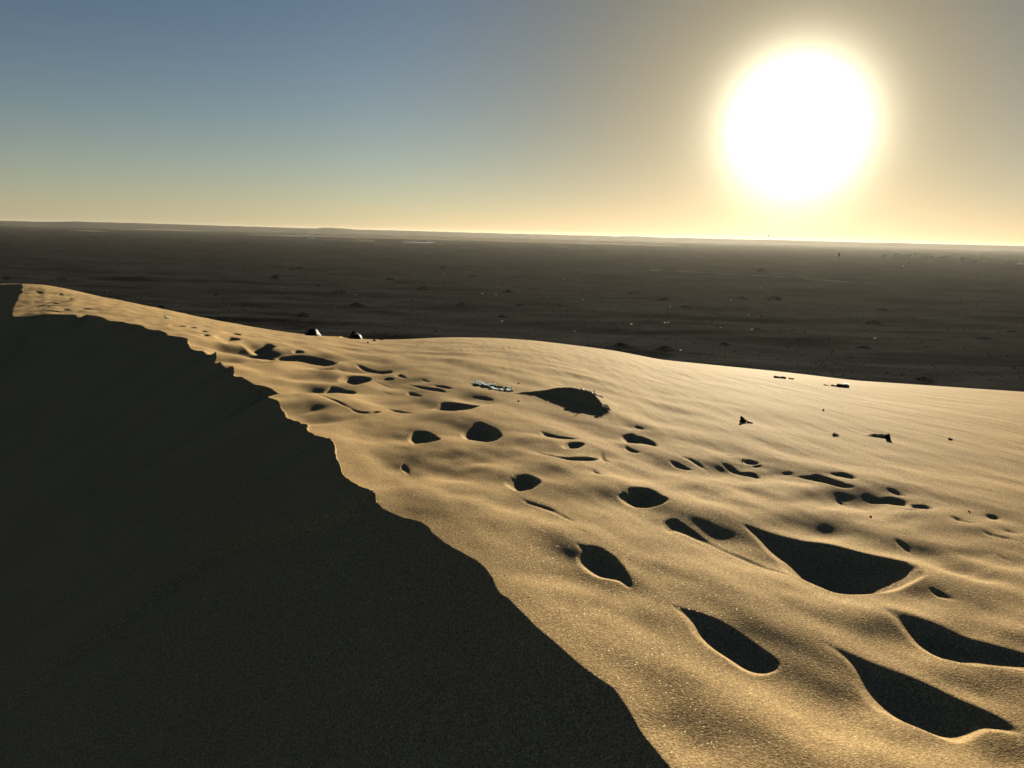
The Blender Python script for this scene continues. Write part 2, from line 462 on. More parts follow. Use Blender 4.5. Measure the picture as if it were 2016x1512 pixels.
def blur(a, sig):
    r = max(1, int(sig * 3))
    k = np.exp(-0.5 * (np.arange(-r, r + 1) / sig) ** 2)
    k /= k.sum()
    p = np.pad(a, r)
    p = sum(k[t] * p[t:t + a.shape[0], :] for t in range(2 * r + 1))
    return sum(k[t] * p[:, t:t + a.shape[1]] for t in range(2 * r + 1))


def hollow_raster(p, c, k, tn):
    """depth of one hollow on a small grid: u runs to the right as one faces the sun, v towards it"""
    pu, pv = p @ UR, p @ SH
    w, h = np.ptp(pu), np.ptp(pv)
    g = max(0.006, max(w, h) / 190)
    m = 0.32
    us, vs = np.arange(pu.min() - m, pu.max() + m, g), np.arange(pv.min() - m, pv.max() + m, g)
    U, V = np.meshgrid(us, vs, indexing='ij')
    X, Y = U * UR[0] + V * SH[0], U * UR[1] + V * SH[1]
    dep = np.zeros(U.shape)
    ins = inside(p, X.ravel(), Y.ravel()).reshape(U.shape)
    if not ins.any():
        return None
    f, nr = chords(p, X[ins], Y[ins])
    f = np.clip(np.where(f > 1e8, 0, f), 0, 5)
    nr = np.clip(np.where(nr > 1e8, 0, nr), 0, 5)
    # the floor lies lower than the rim, so the shaded floor is shorter in plan than the patch it makes in the photograph
    dist = math.hypot(*c)
    ga = max(HC / dist ** 2 - 0.003, 0.004)
    ratio = max(ga / (ga + tn * k / dist), 0.66)
    L_eff = (f + nr) * ratio
    D = L_eff * tn * 1.05 * k * (0.55 + 0.45 * sstep(pu.min(), pu.min() + 0.3 * w, U[ins]))
    lw = sstep(pu.min() + 0.02 * w, pu.min() + 0.6 * w, U[ins])
    wall = tn * 1.03 + (0.60 - tn * 1.03) * lw
    lip = np.minimum(0.010 + 0.05 * (1 - lw) * min(1.0, w / 0.5), 0.10 * (f + nr) * 0.6)
    dep[ins] = np.minimum(smin(f * f / (f + lip) * wall, D, np.minimum(0.006, 0.2 * D + 1e-6)), D - (f - L_eff) * (0.15 + 0.30 * lw))
    dep = np.clip(dep, 0, None)
    # the rim nearer the viewer rises at the slope loose sand keeps, more gently to the lee on the left
    n_it = int(min(0.30, dep.max() / 0.30) / g) + 2
    for _ in range(n_it):
        q = np.pad(dep, 1)
        for du in (-1, 0, 1):
            for dv in (-1, 0, 1):
                if du or dv:
                    st_ = g * math.hypot(du, dv)
                    sl = 0.72 if du >= 0 else 0.72 - 0.22 * (-du / math.hypot(du, dv)) ** 2
                    dep = np.maximum(dep, q[1 - du:1 - du + dep.shape[0], 1 - dv:1 - dv + dep.shape[1]] - sl * st_)
    return us[0], vs[0], g, blur(dep, max(0.8, 0.0045 / g))


HOLE_R = [hollow_raster(*h) for h in HOLE_P]


def carve(x, y, z):
    u, v = x * UR[0] + y * UR[1], x * SH[0] + y * SH[1]
    for hr in HOLE_R:
        if hr is None:
            continue
        u0, v0, g, d = hr
        a, b = (u - u0) / g, (v - v0) / g
        m = np.nonzero((a > 0) & (a < d.shape[0] - 1.01) & (b > 0) & (b < d.shape[1] - 1.01))[0]
        if not len(m):
            continue
        a, b = a[m], b[m]
        ia, ib = a.astype(int), b.astype(int)
        fa, fb = a - ia, b - ib
        z[m] -= (d[ia, ib] * (1 - fa) + d[ia + 1, ib] * fa) * (1 - fb) + (d[ia, ib + 1] * (1 - fa) + d[ia + 1, ib + 1] * fa) * fb
    return z


def soften(x, y, z):
    for x0, y0, x1, y1, hw, s in SWALES:
        a, b2 = ground(x0, y0).xy, ground(x1, y1).xy
        mid = ground((x0 + x1) / 2, (y0 + y1) / 2 + hw).xy
        top = ground((x0 + x1) / 2, (y0 + y1) / 2 - hw).xy
        ax = (b2 - a)
        l = ax.length
        ax = ax / max(l, 1e-6)
        nrm = Vector((-ax.y, ax.x))
        if nrm.dot(Vector(SH)) < 0:
            nrm = -nrm
        sg = max(abs((top - mid).dot(nrm)) * 0.62, 0.03)
        cx, cy = (a.x + b2.x) / 2, (a.y + b2.y) / 2
        tn = TAN_EL + slope_to_sun(cx, cy)
        # the slope on the sunward side of the swale is what goes dark
        X, Y = x - cx, y - cy
        u = X * ax.x + Y * ax.y
        v = X * nrm.x + Y * nrm.y + sg * 0.8
        uu = np.clip(np.abs(u) - l * 0.3, 0, None) / (l * 0.28 + 0.02)
        A = s * tn * sg * 0.9 / max(nrm.dot(Vector(SH)), 0.5)
        m = (np.abs(v) < 4 * sg) & (uu < 3)
        z[m] -= A * np.exp(-0.5 * (v[m] / sg) ** 2 - 0.5 * uu[m] ** 2)
    return z


def lee_dips(x, y, z):
    # each hollow sits in a soft dip drawn out to the lee, left of it
    for p, c, k, tn in HOLE_P:
        if k < 0.85:
            continue
        pu, ps = p @ UR, p @ SH
        wu, ws = np.ptp(pu), np.ptp(ps)
        su, sv = 0.36 * wu + 0.03, 0.30 * ws + 0.02
        lft = p[pu < pu.min() + 0.35 * wu]
        u0, s0 = pu.min() + 0.10 * wu, (lft @ SH).mean()
        u, v = x * UR[0] + y * UR[1] - u0, x * SH[0] + y * SH[1] - s0 + sv * 0.8
        m = (np.abs(u) < 3 * su) & (np.abs(v) < 3.5 * sv)
        z[m] -= 0.62 * tn * sv * np.exp(-0.5 * (u[m] / su) ** 2 - 0.5 * (v[m] / sv) ** 2)
    return z


def ridge_raster(p, c, k, tn):
    pu, pv = p @ UR, p @ SH
    g = max(0.006, max(np.ptp(pu), np.ptp(pv)) / 190)
    us, vs = np.arange(pu.min() - .4, pu.max() + .4, g), np.arange(pv.min() - .3, pv.max() + .7, g)
    U, V = np.meshgrid(us, vs, indexing='ij')
    X, Y = U * UR[0] + V * SH[0], U * UR[1] + V * SH[1]
    up = np.zeros(U.shape)
    ins = inside(p, X.ravel(), Y.ravel()).reshape(U.shape)
    if not ins.any():
        return None
    f, nr = chords(p, X[ins], Y[ins])
    f, nr = np.clip(np.where(f > 1e8, 0, f), 0, 5), np.clip(np.where(nr > 1e8, 0, nr), 0, 5)
    up[ins] = np.clip((f + nr) * tn * k - f * 0.66, 0, None)
    for _ in range(int(min(0.7, up.max() / 0.30) / g) + 2):
        q = np.pad(up, 1)
        for du in (-1, 0, 1):
            for dv in (-1, 0, 1):
                if du or dv:
                    sl = 0.66 if dv <= 0 else 0.34
                    up = np.maximum(up, q[1 - du:1 - du + up.shape[0], 1 - dv:1 - dv + up.shape[1]] - sl * g * math.hypot(du, dv))
    return us[0], vs[0], g, -blur(up, max(0.8, 0.005 / g))


HOLE_R += [ridge_raster(*h) for h in RIDGE_P]


def crest_dist(x, y):
    d2 = np.full(x.shape, 1e9)
    for i in range(len(CREST) - 1):
        ax, ay = CREST[i]
        dx, dy = CREST[i + 1] - CREST[i]
        t = np.clip(((x - ax) * dx + (y - ay) * dy) / (dx * dx + dy * dy + 1e-12), 0, 1)
        d2 = np.minimum(d2, (x - ax - t * dx) ** 2 + (y - ay - t * dy) ** 2)
    return np.sqrt(d2)


UX, UY = 0.45, -0.89           # run of the drift streaks in plan


def windward(x, y, dc=None):
    if dc is None:
        dc = crest_dist(x, y)
    z = macro(x, y)
    d = np.hypot(x, y)
    # trampled, wind-worked belt along the crest, smooth sand beyond it
    belt = 1 - sstep(1.6 + 0.14 * d, 3.2 + 0.22 * d, dc)
    u, v = x * UX + y * UY, -x * UY + y * UX
    amp = belt * sstep(0.0, 0.5, dc + 0.15)
    z = z + amp * (0.029 * perlin(u / 1.15 + 3, v / 0.62, 1) + 0.0155 * perlin(u / 0.95, v / 0.27 + 9, 2) + 0.0035 * sstep(7.5, 4.5, d) * perlin(u / 0.2, v / 0.1, 3))
    z = z + (1 - belt) * (0.02 * perlin(u / 3.0, v / 2.2, 5) + 0.0015 * sstep(16, 9, d) * perlin(u / 0.9, v / 0.35, 6)) * sstep(30, 12, d)
    z = soften(x, y, z)
    z = lee_dips(x, y, z)
    z = carve(x, y, z)
    return z


CREST_Z = windward(CREST[:, 0].copy(), CREST[:, 1].copy())
SLIP = 0.60


def slip_face(X, Y):
    best = np.full(X.shape, -1e9)
    for i in range(len(CREST) - 1):
        ax, ay = CREST[i]
        dx, dy = CREST[i + 1] - CREST[i]
        t = np.clip(((X - ax) * dx + (Y - ay) * dy) / (dx * dx + dy * dy + 1e-12), 0, 1)
        dd = np.sqrt((X - ax - t * dx) ** 2 + (Y - ay - t * dy) ** 2)
        best = np.maximum(best, CREST_Z[i] + t * (CREST_Z[i + 1] - CREST_Z[i]) - SLIP * dd)
    return best


def on_slip(px, py):
    r = ray(px, py)
    h = math.hypot(r.x, r.y)
    d = np.linspace(0.8, 12, 2000)
    x, y = d * r.x / h, d * r.y / h
    i = int(np.argmax(slip_face(x, y) > HC + d * r.z / h))
    return np.array((x[i], y[i]))


# edge of an old slab of slid sand across the slip face
SCARP = np.array([on_slip(*q) for q in ((-60, 1445), (0, 1400), (120, 1318), (250, 1225), (360, 1140), (430, 1092), (490, 1064), (560, 1052), (640, 1035), (700, 1010))])


def dune_height(x, y):
    dc = crest_dist(x, y)
    z = windward(x, y, dc)
    s = np.nonzero(inside(SLIP_POLY, x, y))[0]
    X, Y = x[s], y[s]
    best = slip_face(X, Y)
    d2, sg = np.full(X.shape, 1e9), np.zeros(X.shape)
    for i in range(len(SCARP) - 1):
        a, e = SCARP[i], SCARP[i + 1] - SCARP[i]
        t = np.clip(((X - a[0]) * e[0] + (Y - a[1]) * e[1]) / (e @ e), 0, 1)
        q = (X - a[0] - t * e[0]) ** 2 + (Y - a[1] - t * e[1]) ** 2
        m = q < d2
        d2[m] = q[m]
        sg[m] = np.sign(e[0] * (Y[m] - a[1]) - e[1] * (X[m] - a[0]))
    dsc = np.sqrt(d2) * sg                     # positive on the far side of the edge
    best += 0.05 * sstep(-0.06, 0.02, dsc) * np.exp(-np.clip(dsc, 0, None) / 1.2)
    dcs = dc[s]
    # faint tongues of slid sand
    best += sstep(0.3, 2.0, dcs) * (0.06 * perlin((X + 0.5 * Y) / 0.9, (Y - 0.5 * X) / 4.0, 8) + 0.016 * perlin((X + .5 * Y) / 0.25, (Y - .5 * X) / 1.6, 9))
    z[s] = best
    return np.maximum(z, PLAIN_Z - 0.8)


# ------------------------------------------------------------------ helpers for objects
def link_mesh(name, me, mat=None, parent=None, smooth=False):
    if mat is not None:
        me.materials.append(mat)
    if smooth:
        me.polygons.foreach_set('use_smooth', [True] * len(me.polygons))
    o = bpy.data.objects.new(name, me)
    C.objects.link(o)
    if parent is not None:
        o.parent = parent
    return o


def grid_mesh(name, V, nr, nc, wrap):
    me = bpy.data.meshes.new(name)
    i = np.arange(nr - 1)[:, None] * nc
    j = np.arange(nc if wrap else nc - 1)[None, :]
    j2 = (j + 1) % nc
    q = np.stack([i + j, i + j2, i + nc + j2, i + nc + j], -1).reshape(-1, 4)
    me.vertices.add(len(V))
    me.vertices.foreach_set('co', V.astype(np.float32).ravel())
    me.loops.add(q.size)
    me.loops.foreach_set('vertex_index', q.astype(np.int32).ravel())
    me.polygons.add(len(q))
    me.polygons.foreach_set('loop_start', np.arange(0, q.size, 4, dtype=np.int32))
    me.polygons.foreach_set('use_smooth', np.ones(len(q), bool))
    me.update(calc_edges=True)
    return me


def tag(o, label=None, cat=None, group=None, kind=None):
    for k, v in (('label', label), ('category', cat), ('group', group), ('kind', kind)):
        if v:
            o[k] = v
    return o


def empty(name, loc, rz=0):
    o = bpy.data.objects.new(name, None)
    o.location = loc
    o.rotation_euler = (0, 0, rz)
    o.empty_display_size = 0.1
    C.objects.link(o)
    return o


# ------------------------------------------------------------------ materials
def new_mat(name, color, rough=0.9, spec=0.3):
    m = bpy.data.materials.new(name)
    m.use_nodes = True
    b = m.node_tree.nodes['Principled BSDF']
    b.inputs['Base Color'].default_value = (*color, 1)
    b.inputs['Roughness'].default_value = rough
    b.inputs['Specular IOR Level'].default_value = spec
    return m, m.node_tree, b


def ramp(t, fac, stops):
    r = t.nodes.new('ShaderNodeValToRGB')
    e = r.color_ramp.elements
    while len(e) < len(stops):
        e.new(0.5)
    for el, (p, c) in zip(e, stops):
        el.position = p
        el.color = (*c, 1)
    t.links.new(fac, r.inputs[0])
    return r.outputs[0]


def noise(t, vec, scale, detail=3, rough=0.55, dist=0.0):
    n = N(t, 'ShaderNodeTexNoise', inputs={'Scale': scale, 'Detail': detail, 'Roughness': rough, 'Distortion': dist})
    if vec is not None:
        t.links.new(vec, n.inputs['Vector'])
    return n


def mapping(t, vec, scale=(1, 1, 1), rot=(0, 0, 0)):
    m = N(t, 'ShaderNodeMapping')
    m.inputs['Scale'].default_value = scale
    m.inputs['Rotation'].default_value = rot
    t.links.new(vec, m.inputs['Vector'])
    return m.outputs[0]


SAND, st, sb = new_mat('sand', (0.30, 0.20, 0.10), 0.9, 0.004)
tco = N(st, 'ShaderNodeTexCoord').outputs['Object']
grain = noise(st, tco, 170, 2, 0.7)
patch = noise(st, tco, 1.1, 4, 0.6)
col = ramp(st, grain.outputs['Fac'], [(0.28, (0.13, 0.087, 0.046)), (0.47, (0.315, 0.213, 0.105)), (0.60, (0.39, 0.268, 0.134)), (0.78, (0.66, 0.49, 0.28))])
mixp = N(st, 'ShaderNodeMix', data_type='RGBA', blend_type='MULTIPLY')
mixp.inputs[0].default_value = 0.35
st.links.new(col, mixp.inputs[6])
st.links.new(ramp(st, patch.outputs['Fac'], [(0.35, (0.78, 0.76, 0.74)), (0.65, (1, 1, 1))]), mixp.inputs[7])
cell = N(st, 'ShaderNodeTexVoronoi', inputs={'Scale': 210.0})
st.links.new(tco, cell.inputs['Vector'])
csep = N(st, 'ShaderNodeSeparateColor')
st.links.new(cell.outputs['Color'], csep.inputs[0])
mixc = N(st, 'ShaderNodeMix', data_type='RGBA', blend_type='MULTIPLY')
mixc.inputs[0].default_value = 1.0
st.links.new(mixp.outputs[2], mixc.inputs[6])
st.links.new(ramp(st, csep.outputs[1], [(0.0, (0.72, 0.71, 0.70)), (0.6, (1, 1, 1)), (0.9, (1.10, 1.10, 1.10)), (1.0, (1.45, 1.47, 1.5))]), mixc.inputs[7])
st.links.new(mixc.outputs[2], sb.inputs['Base Color'])
# wind ripples away from the crest, grain everywhere
rip_v = mapping(st, tco, (1, 1, 1), (0, 0, R(-4)))
rv = mapping(st, rip_v, (5.2, 0.8, 1))
rip = noise(st, rv, 1.0, 2, 0.5, 0.25)
geo_sep = N(st, 'ShaderNodeSeparateXYZ')
st.links.new(tco, geo_sep.inputs[0])
dist2 = N(st, 'ShaderNodeVectorMath', operation='LENGTH')
st.links.new(tco, dist2.inputs[0])
mask_n = noise(st, tco, 0.22, 2, 0.5)
# ripples grow with distance from the crest: x + 0.42 y is roughly the distance east of it
east = math_node(st, 'ADD', geo_sep.outputs['X'], math_node(st, 'MULTIPLY', geo_sep.outputs['Y'], 0.42))
east = math_node(st, 'ADD', east, math_node(st, 'MULTIPLY', math_node(st, 'SUBTRACT', mask_n.outputs['Fac'], 0.5), 5.0))
rmask = N(st, 'ShaderNodeMapRange', inputs={'From Min': 2.5, 'From Max': 6.5, 'To Min': 0.03, 'To Max': 1.0})
st.links.new(east, rmask.inputs['Value'])
rh = math_node(st, 'MULTIPLY', rip.outputs['Fac'], rmask.outputs[0])
bump_r = N(st, 'ShaderNodeBump', inputs={'Strength': 1.0, 'Distance': 0.034})
st.links.new(rh, bump_r.inputs['Height'])
bump_g = N(st, 'ShaderNodeBump', inputs={'Strength': 0.42, 'Distance': 0.004})
st.links.new(noise(st, tco, 130, 2, 0.8).outputs['Fac'], bump_g.inputs['Height'])
st.links.new(bump_r.outputs[0], bump_g.inputs['Normal'])
st.links.new(bump_g.outputs[0], sb.inputs['Normal'])
# quartz grains that catch the light
vor = N(st, 'ShaderNodeTexVoronoi', inputs={'Scale': 330.0})
st.links.new(tco, vor.inputs['Vector'])
sepc = N(st, 'ShaderNodeSeparateColor')
st.links.new(vor.outputs['Color'], sepc.inputs[0])
is_glint = math_node(st, 'GREATER_THAN', sepc.outputs[0], 0.97)
gn = N(st, 'ShaderNodeVectorMath', operation='MULTIPLY_ADD')
st.links.new(vor.outputs['Color'], gn.inputs[0])
gn.inputs[1].default_value = (2, 2, 2)
gn.inputs[2].default_value = (-1, -1, -1)
gnn = N(st, 'ShaderNodeVectorMath', operation='NORMALIZE')
st.links.new(gn.outputs[0], gnn.inputs[0])
gl = N(st, 'ShaderNodeBsdfGlossy', inputs={'Color': (0.75, 0.68, 0.55, 1), 'Roughness': 0.5})
st.links.new(gnn.outputs[0], gl.inputs['Normal'])
mixs = N(st, 'ShaderNodeMixShader')
st.links.new(math_node(st, 'MULTIPLY', is_glint, 0.02), mixs.inputs[0])
st.links.new(sb.outputs[0], mixs.inputs[1])
st.links.new(gl.outputs[0], mixs.inputs[2])
st.links.new(mixs.outputs[0], st.nodes['Material Output'].inputs['Surface'])

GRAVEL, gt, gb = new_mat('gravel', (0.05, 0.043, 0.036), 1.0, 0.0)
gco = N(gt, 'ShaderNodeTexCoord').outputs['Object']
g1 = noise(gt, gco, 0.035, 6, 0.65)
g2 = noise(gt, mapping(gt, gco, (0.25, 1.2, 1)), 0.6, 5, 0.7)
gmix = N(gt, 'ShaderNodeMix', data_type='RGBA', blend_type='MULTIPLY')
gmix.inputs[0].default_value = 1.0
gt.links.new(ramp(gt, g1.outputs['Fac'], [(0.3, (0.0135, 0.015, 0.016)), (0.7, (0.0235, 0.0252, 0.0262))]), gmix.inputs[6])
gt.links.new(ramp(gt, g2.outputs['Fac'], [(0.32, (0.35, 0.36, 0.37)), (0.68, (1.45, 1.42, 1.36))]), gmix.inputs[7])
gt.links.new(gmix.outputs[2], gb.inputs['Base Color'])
gbump = N(gt, 'ShaderNodeBump', inputs={'Strength': 1.0, 'Distance': 0.22})
gt.links.new(noise(gt, gco, 2.2, 6, 0.75).outputs['Fac'], gbump.inputs['Height'])
gt.links.new(gbump.outputs[0], gb.inputs['Normal'])

SCRUB, _, _ = new_mat('scrub', (0.026, 0.026, 0.022), 1.0, 0.0)
LEAF, lt, lb = new_mat('leaf', (0.05, 0.055, 0.028), 0.8, 0.2)
BARK, _, _ = new_mat('bark', (0.09, 0.065, 0.045), 0.9, 0.1)
HILL, _, _ = new_mat('far_hill', (0.10, 0.085, 0.07), 1.0, 0.0)
PALE, _, _ = new_mat('pale_sand', (0.22, 0.17, 0.115), 1.0, 0.0)
ROCK, rt, rb = new_mat('dark_rock', (0.007, 0.007, 0.0068), 0.5, 0.02)
rb_b = N(rt, 'ShaderNodeBump', inputs={'Strength': 0.5, 'Distance': 0.03})
rt.links.new(noise(rt, N(rt, 'ShaderNodeTexCoord').outputs['Object'], 14, 4, 0.6).outputs['Fac'], rb_b.inputs['Height'])
rt.links.new(rb_b.outputs[0], rb.inputs['Normal'])
PLASTIC, pt_, pb = new_mat('weathered_plastic', (0.42, 0.44, 0.43), 0.6, 0.15)
SACK, kt, kb = new_mat('sack_cloth', (0.55, 0.47, 0.36), 0.7, 0.3)


def let_light_through(t, b, color, k):
    tr = N(t, 'ShaderNodeBsdfTranslucent', inputs={'Color': (*color, 1)})
    mx = N(t, 'ShaderNodeMixShader', inputs={0: k})
    t.links.new(b.outputs[0], mx.inputs[1])
    t.links.new(tr.outputs[0], mx.inputs[2])
    t.links.new(mx.outputs[0], t.nodes['Material Output'].inputs['Surface'])


let_light_through(pt_, pb, (0.6, 0.66, 0.68), 0.35)
let_light_through(kt, kb, (0.6, 0.5, 0.36), 0.25)
WOOD, _, _ = new_mat('dark_wood', (0.02, 0.017, 0.014), 1.0, 0.0)
STRAW, _, _ = new_mat('straw', (0.5, 0.46, 0.38), 0.6, 0.3)
FEATHER, _, _ = new_mat('feather', (0.03, 0.028, 0.026), 0.8, 0.2)
WHITE, _, _ = new_mat('white_wall', (0.75, 0.74, 0.7), 0.6, 0.3)

# ------------------------------------------------------------------ dune
az_front = np.linspace(R(-36), R(36), 1060)
az_back = np.linspace(R(36), R(324), 122)[1:-1]
az_all = np.concatenate([az_front, az_back])
w0, w1 = 1.45 ** -0.25, 64.0 ** -0.25
r_mid = np.linspace(w0, w1, 900) ** -4.0
r_all = np.concatenate([np.geomspace(0.02, 1.42, 26), r_mid, np.geomspace(65.5, 200.0, 30)])
Rg, Ag = np.meshgrid(r_all, az_all, indexing='ij')
X, Y = (Rg * np.sin(Ag)).ravel(), (Rg * np.cos(Ag)).ravel()
Z = dune_height(X, Y)
dune = link_mesh('dune', grid_mesh('dune', np.stack([X, Y, Z], 1), len(r_all), len(az_all), True), SAND)
tag(dune, kind='structure', label='tan sand dune with footprints and a dark slip face')
_zg = Z.reshape(len(r_all), len(az_all))


def sand_at(x, y):
    return float(dune_height(np.array([x]), np.array([y]))[0])


# ------------------------------------------------------------------ plain, hills
az_p = np.concatenate([np.linspace(R(-40), R(40), 420), np.linspace(R(40), R(320), 90)[1:-1]])
r_p = np.concatenate([np.geomspace(8, 60, 12), np.geomspace(64, 900, 300), np.geomspace(930, 3700, 50)])
Rg, Ag = np.meshgrid(r_p, az_p, indexing='ij')
PX, PY = (Rg * np.sin(Ag)).ravel(), (Rg * np.cos(Ag)).ravel()


def plain_height(x, y):
    d = np.hypot(x, y)
    f = sstep(2500, 500, d)
    return PLAIN_Z + f * (0.9 * perlin(x / 60, y / 26, 11) + 0.75 * perlin(x / 26, y / 8, 12) + 0.2 * perlin(x / 8, y / 3.5, 13))


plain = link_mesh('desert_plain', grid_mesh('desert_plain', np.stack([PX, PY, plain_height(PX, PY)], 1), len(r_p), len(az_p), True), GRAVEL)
tag(plain, kind='structure', label='dark gravel plain reaching to the horizon')


def plain_pt(px, py):
    p = on_plain(px, py)
    for _ in range(3):
        p = on_plain(px, py, float(plain_height(np.array([p.x]), np.array([p.y]))[0]))
    return p


# far low hills along the skyline
hz_az = np.linspace(R(-44), R(44), 360)
HR = 3200.0
h_px = np.interp(np.degrees(hz_az), [-44, -30, -28, -24, -18, -15, -13.6, -13.2, -11.6, -11, 0, 7, 8.3, 9, 20, 31, 44],
                 [2, 2, 4, 4, 3.2, 2.6, 2.8, 4.6, 4.4, 2.6, 2.2, 2.2, 3.4, 2.4, 2.6, 3.2, 3])
h_m = (h_px + 0.7 * perlin(hz_az * 60, hz_az * 0 + .5, 21) + 0.4 * perlin(hz_az * 190, hz_az * 0 + .5, 22)) / F_PX * HR * 0.9
prof = [(-160, -0.2), (-80, 0.5), (-25, 0.93), (60, 1.0), (330, 0.2), (420, -0.2)]
HV = []
for dr, k in prof:
    rr = HR + dr
    zz = PLAIN_Z - 2 + (h_m + 13) * k
    HV.append(np.stack([rr * np.sin(hz_az), rr * np.cos(hz_az), zz], 1))
hills = link_mesh('hills', grid_mesh('hills', np.concatenate(HV), len(prof), len(hz_az), False), HILL)
tag(hills, kind='structure', label='low flat-topped hills along the horizon')


# ------------------------------------------------------------------ what lies on the dune
_dd = np.concatenate([np.linspace(1.0, 30, 2600), np.linspace(30.02, 90, 900)])


def hit(px, py):
    """point of the finished dune seen at this place of the photograph"""
    r = ray(px, py)
    h = math.hypot(r.x, r.y)
    x, y = _dd * r.x / h, _dd * r.y / h
    g = dune_height(x, y) - (HC + _dd * r.z / h)
    i = int(np.argmax(g > 0))
    if g[i] <= 0:
        return ground(px, py)
    t = g[i - 1] / (g[i - 1] - g[i]) if i else 0
    d = _dd[i - 1] + t * (_dd[i] - _dd[i - 1])
    return Vector((d * r.x / h, d * r.y / h, HC + d * r.z / h))


def px_size(p):
    """metres per photograph pixel at a point"""
    return (p - Vector((0, 0, HC))).length / F_PX


def facing(p):
    return -math.atan2(p.x, p.y)


def hull_mesh(name, pts, jit=0.0, bevel=0.0, seed=0):
    rg = random.Random(seed)
    bm = bmesh.new()
    for x, y, z in pts:
        bm.verts.new((x + rg.uniform(-jit, jit), y + rg.uniform(-jit, jit), z + rg.uniform(-jit, jit)))
    bmesh.ops.convex_hull(bm, input=bm.verts)
    loose = [v for v in bm.verts if not v.link_faces]
    bmesh.ops.delete(bm, geom=loose, context='VERTS')
    if bevel:
        bmesh.ops.bevel(bm, geom=list(bm.edges), offset=bevel, segments=1, affect='EDGES', clamp_overlap=True)
    bmesh.ops.recalc_face_normals(bm, faces=bm.faces)
    me = bpy.data.meshes.new(name)
    bm.to_mesh(me)
    bm.free()
    return me


def profile_rock(name, sil, depth, jit, seed):
    """angular stone from its outline (x right, z up), bulging in depth"""
    rg = random.Random(seed)
    pts = []
    for x, z in sil:
        for y in (-0.5, 0.0, 0.5):
            k = 1.0 - 0.30 * abs(y) * 2 * rg.uniform(0.6, 1.2)
            pts.append((x * k, y * depth * rg.uniform(0.75, 1.1), z * k))
    pts += [(x * 0.8, y, -0.08) for x, z in sil[:1] + sil[-1:] for y in (-0.4 * depth, 0.4 * depth)]
    return hull_mesh(name, pts, jit, 0.006, seed)


p = hit(615, 660.5)
u = px_size(p)
o = link_mesh('boulder', profile_rock('boulder', [(-17 * u, 0), (-9 * u, 6 * u), (-4 * u, 12 * u), (4 * u, 14 * u), (8 * u, 13 * u), (12 * u, 6 * u), (16 * u, 0)], 22 * u, 0.012, 3), ROCK)
o.location, o.rotation_euler.z = p, facing(p)
tag(o, 'glossy black boulder with a flat top on the dune brow, left one of two', 'boulder', 'black boulders on the dune brow')
p = hit(699, 667.5)
u = px_size(p)
o = link_mesh('boulder', profile_rock('boulder', [(-15 * u, 0), (-10 * u, 7 * u), (-5 * u, 15 * u), (0, 16 * u), (8 * u, 11 * u), (13 * u, 7 * u), (15 * u, 0)], 22 * u, 0.012, 9), ROCK)
o.location, o.rotation_euler.z = p, facing(p)
tag(o, 'glossy black boulder with a pointed top sloping down to the right, on dune brow', 'boulder', 'black boulders on the dune brow')


def tube_mesh(name, path, radii, sides=6, seed=0, jit=0.25):
    rg = random.Random(seed)
    bm = bmesh.new()
    rings = []
    P = [Vector(q) for q in path]
    for i, q in enumerate(P):
        t = (P[min(i + 1, len(P) - 1)] - P[max(i - 1, 0)]).normalized()
        a = t.orthogonal().normalized()
        b = t.cross(a)
        rings.append([bm.verts.new(q + (a * math.cos(k * 2 * math.pi / sides) + b * math.sin(k * 2 * math.pi / sides)) * radii[i] * rg.uniform(1 - jit, 1 + jit)) for k in range(sides)])
    for r0, r1 in zip(rings, rings[1:]):
        for k in range(sides):
            bm.faces.new((r0[k], r0[(k + 1) % sides], r1[(k + 1) % sides], r1[k]))
    bm.faces.new(rings[0])
    bm.faces.new(rings[-1])
    bmesh.ops.recalc_face_normals(bm, faces=bm.faces)
    me = bpy.data.meshes.new(name)
    bm.to_mesh(me)
    bm.free()
    return me


def crumpled_sheet(name, base, heights, lean, thick, seed, fold=0.02, rows=4):
    """torn sheet standing out of the sand along a base line, with an uneven upper edge"""
    rg = random.Random(seed)
    bm = bmesh.new()
    grid = []
    for q, h, l in zip(base, heights, lean):
        col_ = []
        for k in range(rows + 1):
            t = k / rows
            off = Vector((rg.uniform(-fold, fold), l * t + rg.uniform(-fold, fold), -0.03 + (h + 0.03) * t + rg.uniform(-fold, fold) * 0.5))
            col_.append(bm.verts.new(Vector(q) + off))
        grid.append(col_)
    for a, b in zip(grid, grid[1:]):
        for k in range(rows):
            bm.faces.new((a[k], b[k], b[k + 1], a[k + 1]))
    bmesh.ops.solidify(bm, geom=list(bm.faces), thickness=thick)
    bmesh.ops.recalc_face_normals(bm, faces=bm.faces)
    me = bpy.data.meshes.new(name)
    bm.to_mesh(me)
    bm.free()
    return me


# torn pale plastic, half buried
p0 = hit(968, 764)
u = px_size(p0)
root = empty('plastic_sheet', p0)
tag(root, 'torn pale bluish plastic sheet half buried in the sand, left of the largest sand tail', 'plastic sheet')


def rel(px, py, org):
    return hit(px, py) - org


